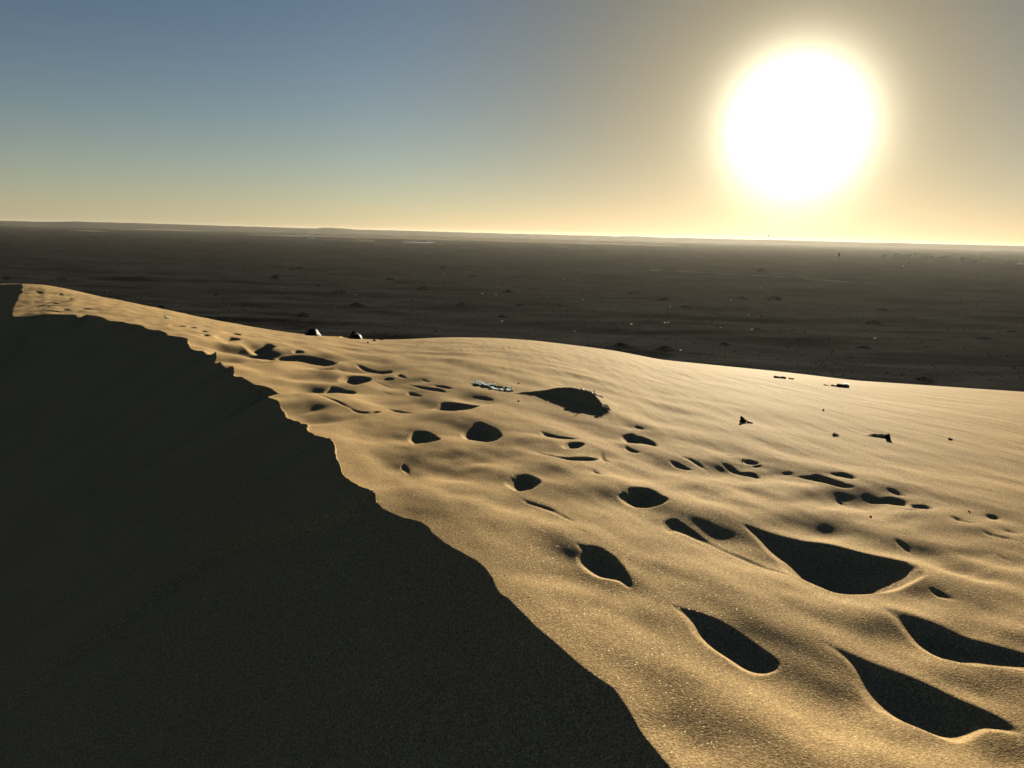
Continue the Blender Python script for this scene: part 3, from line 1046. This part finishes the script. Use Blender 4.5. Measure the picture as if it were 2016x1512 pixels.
xs = np.linspace(930, 1012, 30)
ys = np.interp(xs, [930, 945, 970, 990, 1012], [755, 758, 764, 768, 769])
rg = random.Random(5)
base = [rel(a, b + 1.0, p0) for a, b in zip(xs, ys)]
hts = [max(0.008, 0.62 * u * h) for h in np.interp(xs, [930, 936, 940, 944, 950, 958, 966, 972, 978, 984, 990, 996, 1002, 1006, 1012], [3, 5, 10, 8, 5, 8, 5, 8, 5, 4, 7, 5, 8, 6, 2])]
hts = [h * rg.uniform(0.75, 1.25) for h in hts]
link_mesh('sheet', crumpled_sheet('sheet', base, hts, [rg.uniform(-0.02, 0.05) for _ in base], 0.002, 5, 0.012), PLASTIC, root)
xs2 = np.linspace(936, 985, 16)
base = [rel(a, np.interp(a, [936, 985], [752, 764]), p0) for a in xs2]
link_mesh('flap', crumpled_sheet('flap', base, [u * rg.uniform(1, 4) for _ in base], [rg.uniform(0.02, 0.09) for _ in base], 0.002, 6, 0.012), PLASTIC, root)
xs2 = np.linspace(990, 1013, 10)
base = [rel(a, np.interp(a, [990, 1013], [762, 768]), p0) for a in xs2]
link_mesh('flap', crumpled_sheet('flap', base, [u * rg.uniform(1, 4.5) for _ in base], [rg.uniform(-0.03, 0.05) for _ in base], 0.002, 7, 0.012), PLASTIC, root)

# crumpled sack on the ridge of the largest sand tail
p0 = hit(1172, 794)
u = px_size(p0)
root = empty('sack', p0)
tag(root, 'crumpled pale sack with a curled rim at the right end of the largest sand tail', 'sack')
yaw = facing(p0)


def scr(x, z, y=0.0):
    """offset to the right, up and away as seen from where the photograph was taken"""
    return Vector((x * math.cos(yaw) - y * math.sin(yaw), x * math.sin(yaw) + y * math.cos(yaw), z))




def skyline(px, y0, y1, dflt):
    """where the near ridge stands out against the sand behind it"""
    prev = hit(px, y0).length
    y = y0
    while y < y1:
        y += 0.5
        d = hit(px, y).length
        if prev - d > 0.12:
            return y
        prev = d
    return dflt


edge = [hit(px_, skyline(px_, 758, 815, py_) + 0.6) - p0 for px_, py_ in ((1143, 780), (1152, 782), (1160, 784.5), (1167, 787), (1173, 790), (1179, 796), (1184, 801), (1189, 808))]
fine = []
for a, b in zip(edge, edge[1:]):
    fine += [a.lerp(b, k / 3) + Vector((rg.uniform(-.004, .004), rg.uniform(-.006, .006), rg.uniform(0, .006))) for k in range(3)]
link_mesh('rim', tube_mesh('rim', fine, [rg.uniform(0.7, 1.9) * u for _ in fine], 6, 2, 0.4), SACK, root)
link_mesh('cloth', crumpled_sheet('cloth', [q + scr(0, -1.0 * u, 0.01) for q in fine], [3.2 * u * rg.uniform(.4, 1.2) for _ in fine], [rg.uniform(0.0, 0.03) for _ in fine], 0.003, 12, 0.006), SACK, root)
ring = [edge[4] + scr(-1 * u + 3.0 * u * math.cos(t), 0.5 * u + 3.2 * u * math.sin(t), -0.02) for t in np.linspace(0.5, 6.2, 16)]
link_mesh('curl', tube_mesh('curl', ring, [0.8 * u] * 16, 6, 3, 0.3), SACK, root)
link_mesh('tip', tube_mesh('tip', [edge[3] + scr(2 * u, 0), edge[3] + scr(2.5 * u, 4 * u), edge[3] + scr(3.2 * u, 9 * u)], [1.6 * u, 1.3 * u, .5 * u], 6, 4, 0.3), SACK, root)
fr = [edge[6] + scr((k - 1) * 1.2 * u, -2 * u - k * 0.7 * u + rg.uniform(-1, 1) * u, -0.03) for k in range(6)]
link_mesh('frayed_corner', tube_mesh('frayed_corner', fr, [0.8 * u, 1.2 * u, .6 * u, 1.1 * u, .9 * u, .4 * u], 5, 8, 0.4), SACK, root)
p0 = hit(1193, 805)
u = px_size(p0)
root = empty('cloth_scrap', p0)
tag(root, 'small arched pale cloth scrap over a dark gap, just right of the crumpled sack', 'cloth scrap')
arc = [scr(x * u, z * u) for x, z in ((-8, 1), (-6, 4), (-3, 6), (0, 6.5), (3, 5.5), (6, 2.5), (8, -1), (10, -3))]
arc_f = [a.lerp(b, t) + Vector((rg.uniform(-.003, .003), rg.uniform(-.004, .004), rg.uniform(-.003, .003))) for a, b in zip(arc, arc[1:]) for t in (0, .34, .67)]
link_mesh('cloth', crumpled_sheet('cloth', [q + scr(0, -1.2 * u) for q in arc_f], [2.2 * u * rg.uniform(.6, 1.2) for q in arc_f], [0.05 + rg.uniform(-.01, .02) for q in arc_f], 0.003, 15, 0.005, 3), SACK, root)
link_mesh('hem', tube_mesh('hem', arc_f, [rg.uniform(.5, 1.1) * u for q in arc_f], 6, 5, 0.3), SACK, root)


def chunk(name, px, py, boxes, mat, label, cat, group=None):
    """dark scrap: hull pieces given as (dx, dz, w, h, tilt) in photograph pixels"""
    q = hit(px, py)
    uu = px_size(q)
    if len(boxes) == 1:
        r0 = None
    else:
        r0 = empty(name, q, facing(q))
        tag(r0, label, cat, group)
    for n, (dx, dz, w, h, tilt, pname) in enumerate(boxes):
        c, s_ = math.cos(R(tilt)), math.sin(R(tilt))
        pts = []
        rg2 = random.Random(int(px) + n)
        for sx in (-.5, -.2, .25, .5):
            for sz in (-.5, .5):
                for sy in (-.5, .1, .5):
                    a, b = sx * w * rg2.uniform(.8, 1), sz * h * rg2.uniform(.7, 1)
                    pts.append(((dx + a * c - b * s_) * uu, sy * min(w, h * 2.5) * uu * rg2.uniform(.8, 1), (dz + a * s_ + b * c) * uu))
        o = link_mesh(name if r0 is None else pname, hull_mesh(pname, pts, 0, 0.0015, n), mat, r0)
        if r0 is None:
            o.location, o.rotation_euler.z = q, facing(q)
            tag(o, label, cat, group)


chunk('wood_scrap', 1467, 832, [(-4, 3, 12, 7, -12, 'chunk'), (-6, 8, 8, 4, -40, 'splinter'), (6, 1, 8, 3, -25, 'splinter'), (11, -1, 6, 5, -20, 'chunk')], WOOD,
      'dark broken wood scrap with a raised splinter, alone on smooth sand below the ripples', 'wood scrap')
chunk('dark_block', 1747.5, 865, [(0, 4, 9, 11, 15, 'block')], WOOD, 'dark tilted block standing at the right end of a thin dark sand tail', 'block')
chunk('clod', 1645, 857, [(0, 1, 11, 5, -15, 'clod')], SAND, 'low sand coloured clod between the wood scrap and the dark block', 'clod')
chunk('driftwood', 1535, 744.5, [(-3, 1, 16, 3.5, -8, 'stick'), (7, 1, 10, 4, -5, 'stick')], WOOD, 'dark strip of driftwood lying near the right brow of the dune', 'driftwood')
chunk('stick', 1558, 746.5, [(0, 1, 11, 2, -4, 'stick')], WOOD, 'short dark stick just right of the driftwood strip', 'stick')
chunk('litter_heap', 1657, 762, [(2, 2, 22, 5, -4, 'heap'), (-12, 1, 14, 2.5, -6, 'twig'), (-26, 0.5, 11, 2, -8, 'twig'), (18, -2, 12, 2, -12, 'twig'), (30, -4, 12, 3, -14, 'twig')], WOOD,
      'straggling heap of dark twigs below a white scrap near the right brow', 'litter')
chunk('white_scrap', 1667, 760, [(0, 2.5, 9, 4, -8, 'scrap')], WHITE, 'bright white scrap lying on the heap of dark twigs', 'scrap')
chunk('pale_fleck', 325, 627, [(0, 3, 3, 7, 20, 'fleck'), (4, 1, 7, 2, -25, 'fleck')], PLASTIC, 'thin white scrap sticking up from the sand on the far left slope', 'scrap')
chunk('dark_tuft', 318, 605.5, [(0, 2, 10, 4, -12, 'clump')], SCRUB, 'tiny dark tuft on the far left skyline of the dune', 'tuft')
for px, py, w, h, label in ((737, 671.5, 5, 3.5, 'small dark pebble just right of the pointed black boulder'), (751, 669.5, 5, 2.5, 'dark pebble on the skyline of the dune right of both boulders'),
                            (724, 675, 4, 2.5, 'tiny dark pebble on the sand below the pointed black boulder'), (1714, 1018, 4, 2.5, 'lone dark pebble just above the largest footprint'),
                            (1021, 755.5, 3, 2, 'tiny pebble on smooth sand right of the torn plastic sheet'), (1621, 808.5, 3.5, 3, 'tiny dark pebble on the rippled sand above the clod'),
                            (1871, 865.5, 7, 2.5, 'flat dark pebble on smooth sand right of the dark block'), (1021, 790.5, 4, 2.5, 'tiny dark pebble left of the largest sand tail'),
                            (1462, 906, 3, 3, 'tiny pebble at the rim of a small footprint below the wood scrap'), (1908, 1008, 3, 2, 'tiny dark pebble beside the far right footprints')):
    chunk('pebble', px, py, [(0, h * .35, w, h, -10, 'pebble')], WOOD, label, 'pebble', 'pebbles scattered on the dune')
a, b = hit(490, 793), hit(521, 782)
n = Vector((0.5, -0.5, 0.8)).normalized() * 0.006
o = link_mesh('straw', tube_mesh('straw', [Vector((0, 0, 0)) + n, (b - a) * .4 + n * 1.6, (b - a) * .75 + n * 1.5, (b - a) + n * .6], [.0035, .004, .003, .0015], 6, 1, .1), STRAW)
o.location = a
tag(o, 'thin pale straw lying on the shaded slip face below the crest', 'straw')

# ------------------------------------------------------------------ things on the plain


def dome_mesh(name, w, h, d, seed, segs=18, rings=6):
    rg2 = random.Random(seed)
    ph = [rg2.uniform(0, 6.28) for _ in range(4)]
    bm = bmesh.new()
    rows_ = []
    for i in range(rings):
        t = i / (rings - 1)
        row = []
        for k in range(segs):
            an = k * 2 * math.pi / segs
            rr = (1 - t) ** 0.85 * (1 + 0.18 * math.sin(2 * an + ph[0]) + 0.12 * math.sin(3 * an + ph[1]) + rg2.uniform(-.06, .06))
            hz = h * (math.exp(-4.2 * (1 - t) ** 2) - 0.015) * (1 + 0.22 * math.sin(an + ph[2]) * (1 - t)) + rg2.uniform(-.05, .05) * h * (t > 0)
            row.append(bm.verts.new((rr * w / 2 * math.cos(an), rr * d / 2 * math.sin(an), hz if i else -0.35)))
        rows_.append(row)
    for a_, b_ in zip(rows_, rows_[1:]):
        for k in range(segs):
            bm.faces.new((a_[k], a_[(k + 1) % segs], b_[(k + 1) % segs], b_[k]))
    bm.faces.new(rows_[-1])
    me = bpy.data.meshes.new(name)
    bm.to_mesh(me)
    bm.free()
    return me


def tuft_mesh(name, count, w, h, seed, leaf=0.12):
    """bush of many small leaf blades spread through a low crown"""
    rg2 = random.Random(seed)
    V, F_ = [], []
    for _ in range(count):
        an, rr = rg2.uniform(0, 6.28), math.sqrt(rg2.random())
        top = h * (1 - 0.75 * rr ** 2) * (0.8 + 0.3 * math.sin(3 * an + seed))
        c = Vector((rr * w / 2 * math.cos(an), rr * w / 2 * math.sin(an), rg2.uniform(0.02, 1) * top))
        d1 = Vector((rg2.gauss(0, 1), rg2.gauss(0, 1), rg2.gauss(0.4, .8))).normalized() * leaf * rg2.uniform(.6, 1.5)
        d2 = d1.orthogonal().normalized() * leaf * .35
        i0 = len(V)
        V += [c - d2, c + d2, c + d1]
        F_.append((i0, i0 + 1, i0 + 2))
    me = bpy.data.meshes.new(name)
    me.from_pydata(V, [], F_)
    return me


# hummocks of drifted soil and scrub, dark against the low sun
dome_lib = [dome_mesh('hummock', 1, 1, 1, 40 + k) for k in range(5)]
tuft_lib = [tuft_mesh('scrub_cover', 260, 0.9, 1.15, 60 + k, 0.10) for k in range(4)]
for me in dome_lib:
    me.materials.append(GRAVEL)
for me in tuft_lib:
    me.materials.append(SCRUB)
HUM = []
for x, y, w in ((380, 492, 120), (920, 465, 110), (1250, 385, 80), (990, 578, 90), (1175, 570, 100), (1440, 655, 110), (1690, 700, 80), (1820, 575, 70),
                (1660, 545, 28), (1590, 548, 28), (1050, 325, 70), (225, 447, 80), (130, 640, 120), (1480, 490, 120), (700, 405, 90), (60, 335, 70), (480, 575, 140), (1560, 580, 120)):
    HUM.append((560 + x / 3.36, 430 + y / 3.36, w / 3.36))
for x, y, w in ((130, 437, 90), (270, 472, 100), (370, 512, 110), (640, 466, 90), (800, 468, 120), (720, 615, 60), (1290, 590, 140), (1330, 526, 110), (1820, 662, 90), (1530, 862, 120),
                (270, 712, 130), (60, 695, 120), (1240, 705, 90), (1960, 628, 60), (740, 328, 60), (560, 690, 90)):
    HUM.append((1200 + x / 2.47, 400 + y / 2.47, w / 2.47))
for x, y, w in ((540, 196, 60), (1910, 510, 90), (1700, 370, 80), (1570, 425, 120), (1610, 515, 60), (1230, 520, 60), (840, 425, 70), (1800, 470, 60)):
    HUM.append((x / 2.88, 400 + y / 2.88, w / 2.88))
ORD = ['first', 'second', 'third', 'fourth', 'fifth', 'sixth', 'seventh', 'eighth', 'ninth', 'tenth']
ZONES = [(330, 'above the far left slope'), (560, 'left of the boulders'), (800, 'behind the two boulders'), (1000, 'behind the rounded brow'),
         (1210, 'above the largest sand tail'), (1400, 'left of the sun'), (1620, 'under the sun'), (1830, 'right of the sun'), (2100, 'by the right edge')]


def zone_labels(pts, what):
    """one label each: near or far row, what it lies behind, and its turn from the left there"""
    cells = {}
    for k, q in enumerate(pts):
        base_y = 437 + 0.0253 * q[0]
        zone = next(t for lim, t in ZONES if q[0] < lim)
        cells.setdefault(('near' if q[1] - base_y > 105 else 'far', zone), []).append((q[0], k))
    res = {}
    for (row, zone), members in cells.items():
        for m_, (_, k) in enumerate(sorted(members)):
            lone = len(members) == 1
            res[k] = ('the only ' if lone else ORD[m_] + ' from the left of the ') + row + ' ' + (what[:-1] if lone else what) + ' ' + zone
    return res


hum_label = zone_labels(HUM, 'dark scrub hummocks')
for n, (x, y, w) in enumerate(HUM):
    p = plain_pt(x, y)
    uu = px_size(p)
    W = w * uu * 0.85
    r0 = empty('scrub_hummock', p, facing(p) + random.uniform(-.2, .2))
    tag(r0, hum_label[n], 'hummock', 'scrub hummocks dotted over the plain')
    o = link_mesh('mound', dome_lib[n % 5], None, r0)
    o.scale = (W, W * 0.9, min(W * 0.16, 0.9))
    o = link_mesh('scrub_cover', tuft_lib[n % 4], None, r0)
    o.scale = (W * .85, W * .75, min(W * 0.2, 1.0))
    o['kind'] = 'stuff'

# single bushes close behind the left brow
for x, y, w, h, label in ((122, 552, 16, 9, 'round dark bush on the plain just above the left skyline of the dune'), (14, 550, 9, 6, 'small reddish dark bush at the left edge, above the dune')):
    p = plain_pt(x, y)
    uu = px_size(p)
    r0 = empty('bush', p)
    tag(r0, label, 'bush', 'bushes beyond the left brow')
    link_mesh('foliage', tuft_mesh('foliage', 700, w * uu, h * uu, int(x), 0.16), LEAF, r0)
    for k in range(3):
        link_mesh('stem', tube_mesh('stem', [(0, 0, -.1), (.15 * (k - 1), .1 * k, .4), (.4 * (k - 1), .15 * k, .8)], [.06, .045, .02], 5, k), BARK, r0)

# grove at the right
for n, (x, yb, h, w, label) in enumerate((
        (1738, 513, 13, 10, 'slim hazy tree at the left end of the distant grove'), (1763, 513, 14, 14, 'hazy tree second from the left end of the distant grove'),
        (1777, 513, 12, 9, 'narrow hazy tree beside a gap in the distant grove'), (1787, 513, 13, 9, 'thin hazy tree right of the gap in the distant grove'),
        (1804, 514, 16, 18, 'tallest tree of the distant grove with a dark tuft on top'), (1822, 514, 13, 20, 'broad flat topped tree right of the tallest in the grove'),
        (1841, 515, 9, 20, 'low bushy tree in the middle of the distant grove'), (1862, 516, 12, 22, 'rounded dark tree right of the middle of the grove'),
        (1893, 517, 12, 12, 'small dark tree left of the widest crown of the grove'), (1920, 518, 13, 44, 'widest dark crown near the right end of the distant grove'),
        (1946, 519, 9, 24, 'low dark tree at the right end of the distant grove'), (1975, 520, 6, 26, 'low hazy bush trailing off right of the distant grove'))):
    p = plain_pt(x, yb)
    uu = px_size(p)
    H_, W_ = h * uu, w * uu
    r0 = empty('grove_tree', p)
    tag(r0, label, 'tree', 'trees of the distant grove')
    tr = bpy.data.meshes.new('trunk')
    link_mesh('trunk', tube_mesh('trunk', [(0, 0, -.3), (.1, 0, H_ * .25), (.2, .1, H_ * .5), (.3, .1, H_ * .8)], [.22, .17, .12, .05], 7, n, .15), BARK, r0)
    for k in range(3):
        an = k * 2.1 + n
        link_mesh('limb', tube_mesh('limb', [(.15, .05, H_ * .35), (W_ * .18 * math.cos(an), W_ * .18 * math.sin(an), H_ * .55), (W_ * .32 * math.cos(an), W_ * .32 * math.sin(an), H_ * .7)], [.1, .07, .03], 5, k, .15), BARK, r0)
    V, F_ = [], []
    rg2 = random.Random(n + 90)
    clumps = [(rg2.uniform(-.42, .42) * W_, rg2.uniform(-.35, .35) * W_, H_ * rg2.uniform(.38, .86), rg2.uniform(.14, .24) * max(W_ * .5, H_ * .6)) for _ in range(12)]
    for cx, cy, cz, cr in clumps:
        for _ in range(110):
            c = Vector((cx, cy, max(.2, cz))) + Vector((rg2.gauss(0, .5), rg2.gauss(0, .5), rg2.gauss(0, .4))) * cr
            c.z = max(c.z, 0.15)
            d1 = Vector((rg2.gauss(0, 1), rg2.gauss(0, 1), rg2.gauss(0, 1))).normalized() * rg2.uniform(.15, .4)
            d2 = d1.orthogonal().normalized() * .12
            i0 = len(V)
            V += [c - d2, c + d2, c + d1]
            F_.append((i0, i0 + 1, i0 + 2))
    me = bpy.data.meshes.new('crown')
    me.from_pydata(V, [], F_)
    link_mesh('crown', me, LEAF, r0)

# far pale dunes and a sand flat
for n, (x0, y0, x1, y1, hpx) in enumerate(((616, 472, 750, 475.5, 4.5), (706, 466, 772, 471.5, 4), (945, 471, 992, 478, 4), (1081, 486.5, 1132, 487.5, 3), (165, 454.5, 182, 455.5, 1.5), (300, 452, 335, 454, 2))):
    a, b = on_plain(x0, y0), on_plain(x1, y1)
    uu = px_size(a.lerp(b, .5))
    me = dome_mesh('far_dune', 1, 1, 1, 130 + n, 40, 10)
    o = link_mesh('far_dune', me, PALE, None, True)
    o.location = a.lerp(b, .5)
    o.rotation_euler.z = facing(o.location) + R(-6)
    o.scale = ((b - a).length, (b - a).length * .6, hpx * uu)
    tag(o, None, None, None, 'structure')
p = on_plain(1500, 541)
tr_px = [(1281, 531.6), (1350, 535.4), (1427, 539.8), (1490, 543.3), (1548, 546.8), (1605, 550.4), (1657, 553.8), (1720, 558)]
V, F_ = [], []
for x, y in tr_px:
    q = plain_pt(x, y)
    w = 0.25
    kz = (0.35, 0.6, 1.0, .8, 1.0, .5, .3, .2)[tr_px.index((x, y))]
    dq = Vector((q.x, q.y, 0)).normalized()
    for k, hz in ((-w * 2.2, -0.15), (-w, .22 * kz), (w, .24 * kz), (w * 2.2, -0.15)):
        V.append((q + dq * k) + Vector((0, 0, hz)))
for i in range(len(tr_px) - 1):
    for k in range(3):
        F_.append((i * 4 + k, i * 4 + k + 1, i * 4 + k + 5, i * 4 + k + 4))
me = bpy.data.meshes.new('sand_bank')
me.from_pydata(V, [], F_)
o = link_mesh('sand_bank', me, PALE)
tag(o, None, None, None, 'structure')

# far white buildings
for n, (x0, x1, yb, h, label) in enumerate(((801, 812, 478, 1.5, 'bright white building at the left end of the far row'), (814, 838, 478.5, 1.1, 'long low pale building in the far row'),
                                            (842, 852, 478.5, 1.4, 'small pale building at the right end of the far row'), (610, 616, 469.5, 3, 'small white hut far out on the left plain'),
                                            (2005, 2010, 521, 1.8, 'white hut at the right edge beyond the grove'))):
    a, b = on_plain(x0, yb), on_plain(x1, yb)
    uu = px_size(a)
    L_ = (b - a).length
    r0 = empty('far_building', a.lerp(b, .5), facing(a))
    tag(r0, label, 'building', 'white buildings far out on the plain')
    hh = h * uu
    bm = bmesh.new()
    bmesh.ops.create_cube(bm, size=1)
    bmesh.ops.scale(bm, vec=(L_, L_ * .5, hh), verts=bm.verts)
    bmesh.ops.translate(bm, vec=(0, 0, hh / 2), verts=bm.verts)
    me = bpy.data.meshes.new('wall')
    bm.to_mesh(me)
    bm.free()
    link_mesh('wall', me, WHITE, r0)
    bm = bmesh.new()
    bmesh.ops.create_cone(bm, cap_ends=True, segments=4, radius1=L_ * .72, radius2=L_ * .3, depth=hh * .35)
    bmesh.ops.rotate(bm, cent=(0, 0, 0), matrix=Matrix.Rotation(R(45), 3, 'Z'), verts=bm.verts)
    bmesh.ops.scale(bm, vec=(1, .52, 1), verts=bm.verts)
    bmesh.ops.translate(bm, vec=(0, 0, hh * 1.176), verts=bm.verts)
    me = bpy.data.meshes.new('roof')
    bm.to_mesh(me)
    bm.free()
    link_mesh('roof', me, WHITE, r0)

# pale litter caught on the plain
LIT = [(1230 + x / 7.467, 560 + y / 7.467) for x, y in ((1405, 638), (370, 25), (95, 582), (640, 560), (590, 565), (1560, 228), (1600, 38), (1870, 665), (1740, 455), (1820, 450), (660, 332), (820, 968), (2000, 50))]
LIT += [(560 + x / 3.36, 430 + y / 3.36) for x, y in ((1975, 538), (1920, 748), (1440, 680), (1850, 403), (1050, 363), (1725, 183), (470, 505), (1310, 498), (1400, 505))]
LIT += [(1778, 524), (1722, 666), (740, 460 + 20)]
lit_me = []
for k in range(3):
    rgk = random.Random(k + 31)
    bs = [Vector((x, 0, 0)) for x in np.linspace(-.35, .35, 6)]
    m_ = crumpled_sheet('litter_scrap', bs, [rgk.uniform(.12, .4) for _ in bs], [rgk.uniform(-.1, .2) for _ in bs], .01, k, .05, 3)
    m_.materials.append(PLASTIC)
    lit_me.append(m_)
lit_label = zone_labels(LIT, 'pale litter scraps')
for n, (x, y) in enumerate(LIT):
    p = plain_pt(x, y)
    o = link_mesh('litter_scrap', lit_me[n % 3])
    k = max(0.4, px_size(p) * 0.9 / 0.4)
    o.location, o.rotation_euler.z, o.scale = p, facing(p) + random.uniform(-.5, .5), (k, k, k * .8)
    tag(o, lit_label[n], 'litter', 'litter scraps glinting on the plain')

# birds low over the plain
bm = bmesh.new()
body = [(-.11, 0, 0, .012), (-.05, 0, .005, .035), (.02, 0, .008, .042), (.08, 0, .012, .028), (.11, 0, .014, .022), (.14, 0, .01, .004)]
bird_root = None
body_me = tube_mesh('body', [b[:3] for b in body], [b[3] for b in body], 8, 1, .05)
body_me.materials.append(FEATHER)


def wing_mesh(s):
    me = bpy.data.meshes.new('wing')
    V = [(.05, s * .02, .02), (-.05, s * .02, .015), (.06, s * .16, .09), (-.05, s * .15, .085), (-.02, s * .33, .05), (-.06, s * .27, .06)]
    V += [(x, y, z + .008) for x, y, z in V]
    me.from_pydata(V, [], [(0, 1, 3, 2), (2, 3, 5, 4), (6, 8, 9, 7), (8, 10, 11, 9), (0, 2, 8, 6), (2, 4, 10, 8), (4, 5, 11, 10), (5, 3, 9, 11), (3, 1, 7, 9), (1, 0, 6, 7)])
    me.materials.append(FEATHER)
    return me


tail_me = bpy.data.meshes.new('tail')
tail_me.from_pydata([(-.09, .012, 0), (-.09, -.012, 0), (-.2, -.04, -.005), (-.2, .04, -.005), (-.09, .012, .008), (-.09, -.012, .008), (-.2, -.04, .003), (-.2, .04, .003)], [],
                    [(0, 1, 2, 3), (4, 7, 6, 5), (0, 4, 5, 1), (1, 5, 6, 2), (2, 6, 7, 3), (3, 7, 4, 0)])
tail_me.materials.append(FEATHER)
wings = [wing_mesh(1), wing_mesh(-1)]
bird = None
BIRD_LABEL = ['tiny dark bird against the bright sky just above the horizon, left under the sun', 'faintest bird in the glare at the horizon straight under the sun',
              'small bird touching the skyline right under the sun', 'largest dark bird tilted over the hazy plain right under the sun',
              'small level bird over the left end of the grove', 'dark bird just below the middle of the grove',
              'upper bird of the pair right below the grove', 'lower bird of the pair right below the grove']
for n, (x, y, s_, rz, tilt) in enumerate(((1513, 464.5, .8, 2.4, .7), (1594, 476.5, .45, .3, .2), (1648, 476, .6, 1.2, -.5), (1652, 502, 1.0, 2.6, .8), (1789, 517, .7, .2, .1), (1839, 522, .8, 1.0, .4),
                                          (1926, 536, .6, .4, -.4), (1921, 542, .55, .2, .2))):
    loc = Vector((0, 0, HC)) + ray(x, y) * 70
    if bird is None:
        bird = r0 = empty('bird', loc)
        link_mesh('body', body_me, None, r0)
        for w_ in wings:
            link_mesh('wing', w_, None, r0)
        link_mesh('tail', tail_me, None, r0)
    else:
        r0 = bird.copy()
        C.objects.link(r0)
        for ch in list(bird.children):
            c2 = ch.copy()
            C.objects.link(c2)
            c2.parent = r0
    r0.location, r0.rotation_euler, r0.scale = loc, (tilt, 0, rz), (s_ * .65, s_ * .65, s_ * .65)
    tag(r0, BIRD_LABEL[n], 'bird', 'birds flying low over the plain')

# stones and dry scrub strewn over the plain, too many to count
NB = 12000
rr = np.exp(rng.uniform(np.log(56), np.log(900), NB))
aa = rng.uniform(R(-38), R(38), NB)
bx, by = rr * np.sin(aa), rr * np.cos(aa)
keep = perlin(bx / 14, by / 14, 31) + 0.6 * perlin(bx / 5, by / 5, 32) > -0.22
bx, by, rr = bx[keep], by[keep], rr[keep]
bz = plain_height(bx, by)
sz = (0.05 + 0.12 * rng.random(len(bx)) ** 4) * (1 + rr / 300)
K = 6
ph = np.arange(K) * 2 * np.pi / K
jr = rng.uniform(0.65, 1.25, (len(bx), K))
ringx = bx[:, None] + np.cos(ph) * jr * sz[:, None] * 1.3
ringy = by[:, None] + np.sin(ph) * jr * sz[:, None] * 1.3
midx = bx[:, None] + np.cos(ph + .4) * jr * sz[:, None] * 0.75
midy = by[:, None] + np.sin(ph + .4) * jr * sz[:, None] * 0.75
mz = bz[:, None] + sz[:, None] * rng.uniform(0.2, 0.5, (len(bx), K))
V = np.concatenate([np.stack([ringx, ringy, np.repeat(bz[:, None] - 0.12, K, 1)], -1), np.stack([midx, midy, mz], -1),
                    np.stack([bx, by, bz + sz * 0.55], -1)[:, None, :]], 1)
nv = 2 * K + 1
f4 = np.array([(k, (k + 1) % K, K + (k + 1) % K, K + k) for k in range(K)])
f3 = np.array([(K + k, K + (k + 1) % K, 2 * K) for k in range(K)])
off = (np.arange(len(bx)) * nv)[:, None, None]
Q, T3 = (f4[None] + off).reshape(-1, 4), (f3[None] + off).reshape(-1, 3)
me = bpy.data.meshes.new('scattered_stones')
me.vertices.add(V.shape[0] * nv)
me.vertices.foreach_set('co', V.reshape(-1).astype(np.float32))
me.loops.add(Q.size + T3.size)
me.loops.foreach_set('vertex_index', np.concatenate([Q.ravel(), T3.ravel()]).astype(np.int32))
me.polygons.add(len(Q) + len(T3))
me.polygons.foreach_set('loop_start', np.concatenate([np.arange(len(Q)) * 4, Q.size + np.arange(len(T3)) * 3]).astype(np.int32))
me.update(calc_edges=True)
o = link_mesh('scattered_stones', me, SCRUB)
tag(o, 'dark stones and dry scrub strewn over the plain', None, None, 'stuff')

# ------------------------------------------------------------------ haze
HAZE = bpy.data.materials.new('haze')
HAZE.use_nodes = True
ht = HAZE.node_tree
ht.nodes.clear()
ho = N(ht, 'ShaderNodeOutputMaterial')
hv = N(ht, 'ShaderNodeVolumePrincipled')
hv.inputs['Color'].default_value = (0.37, 0.35, 0.32, 1)
hv.inputs['Density'].default_value = 0.00006
hv.inputs['Anisotropy'].default_value = 0.55
ht.links.new(hv.outputs[0], ho.inputs['Volume'])
bm = bmesh.new()
bmesh.ops.create_cube(bm, size=1)
bmesh.ops.scale(bm, vec=(7700, 7700, 22.5), verts=bm.verts)
bmesh.ops.translate(bm, vec=(0, 0, 11.25 - 14.5), verts=bm.verts)
me = bpy.data.meshes.new('haze')
bm.to_mesh(me)
bm.free()
o = link_mesh('haze', me, HAZE)
tag(o, 'thin dust haze over the plain', None, None, 'stuff')
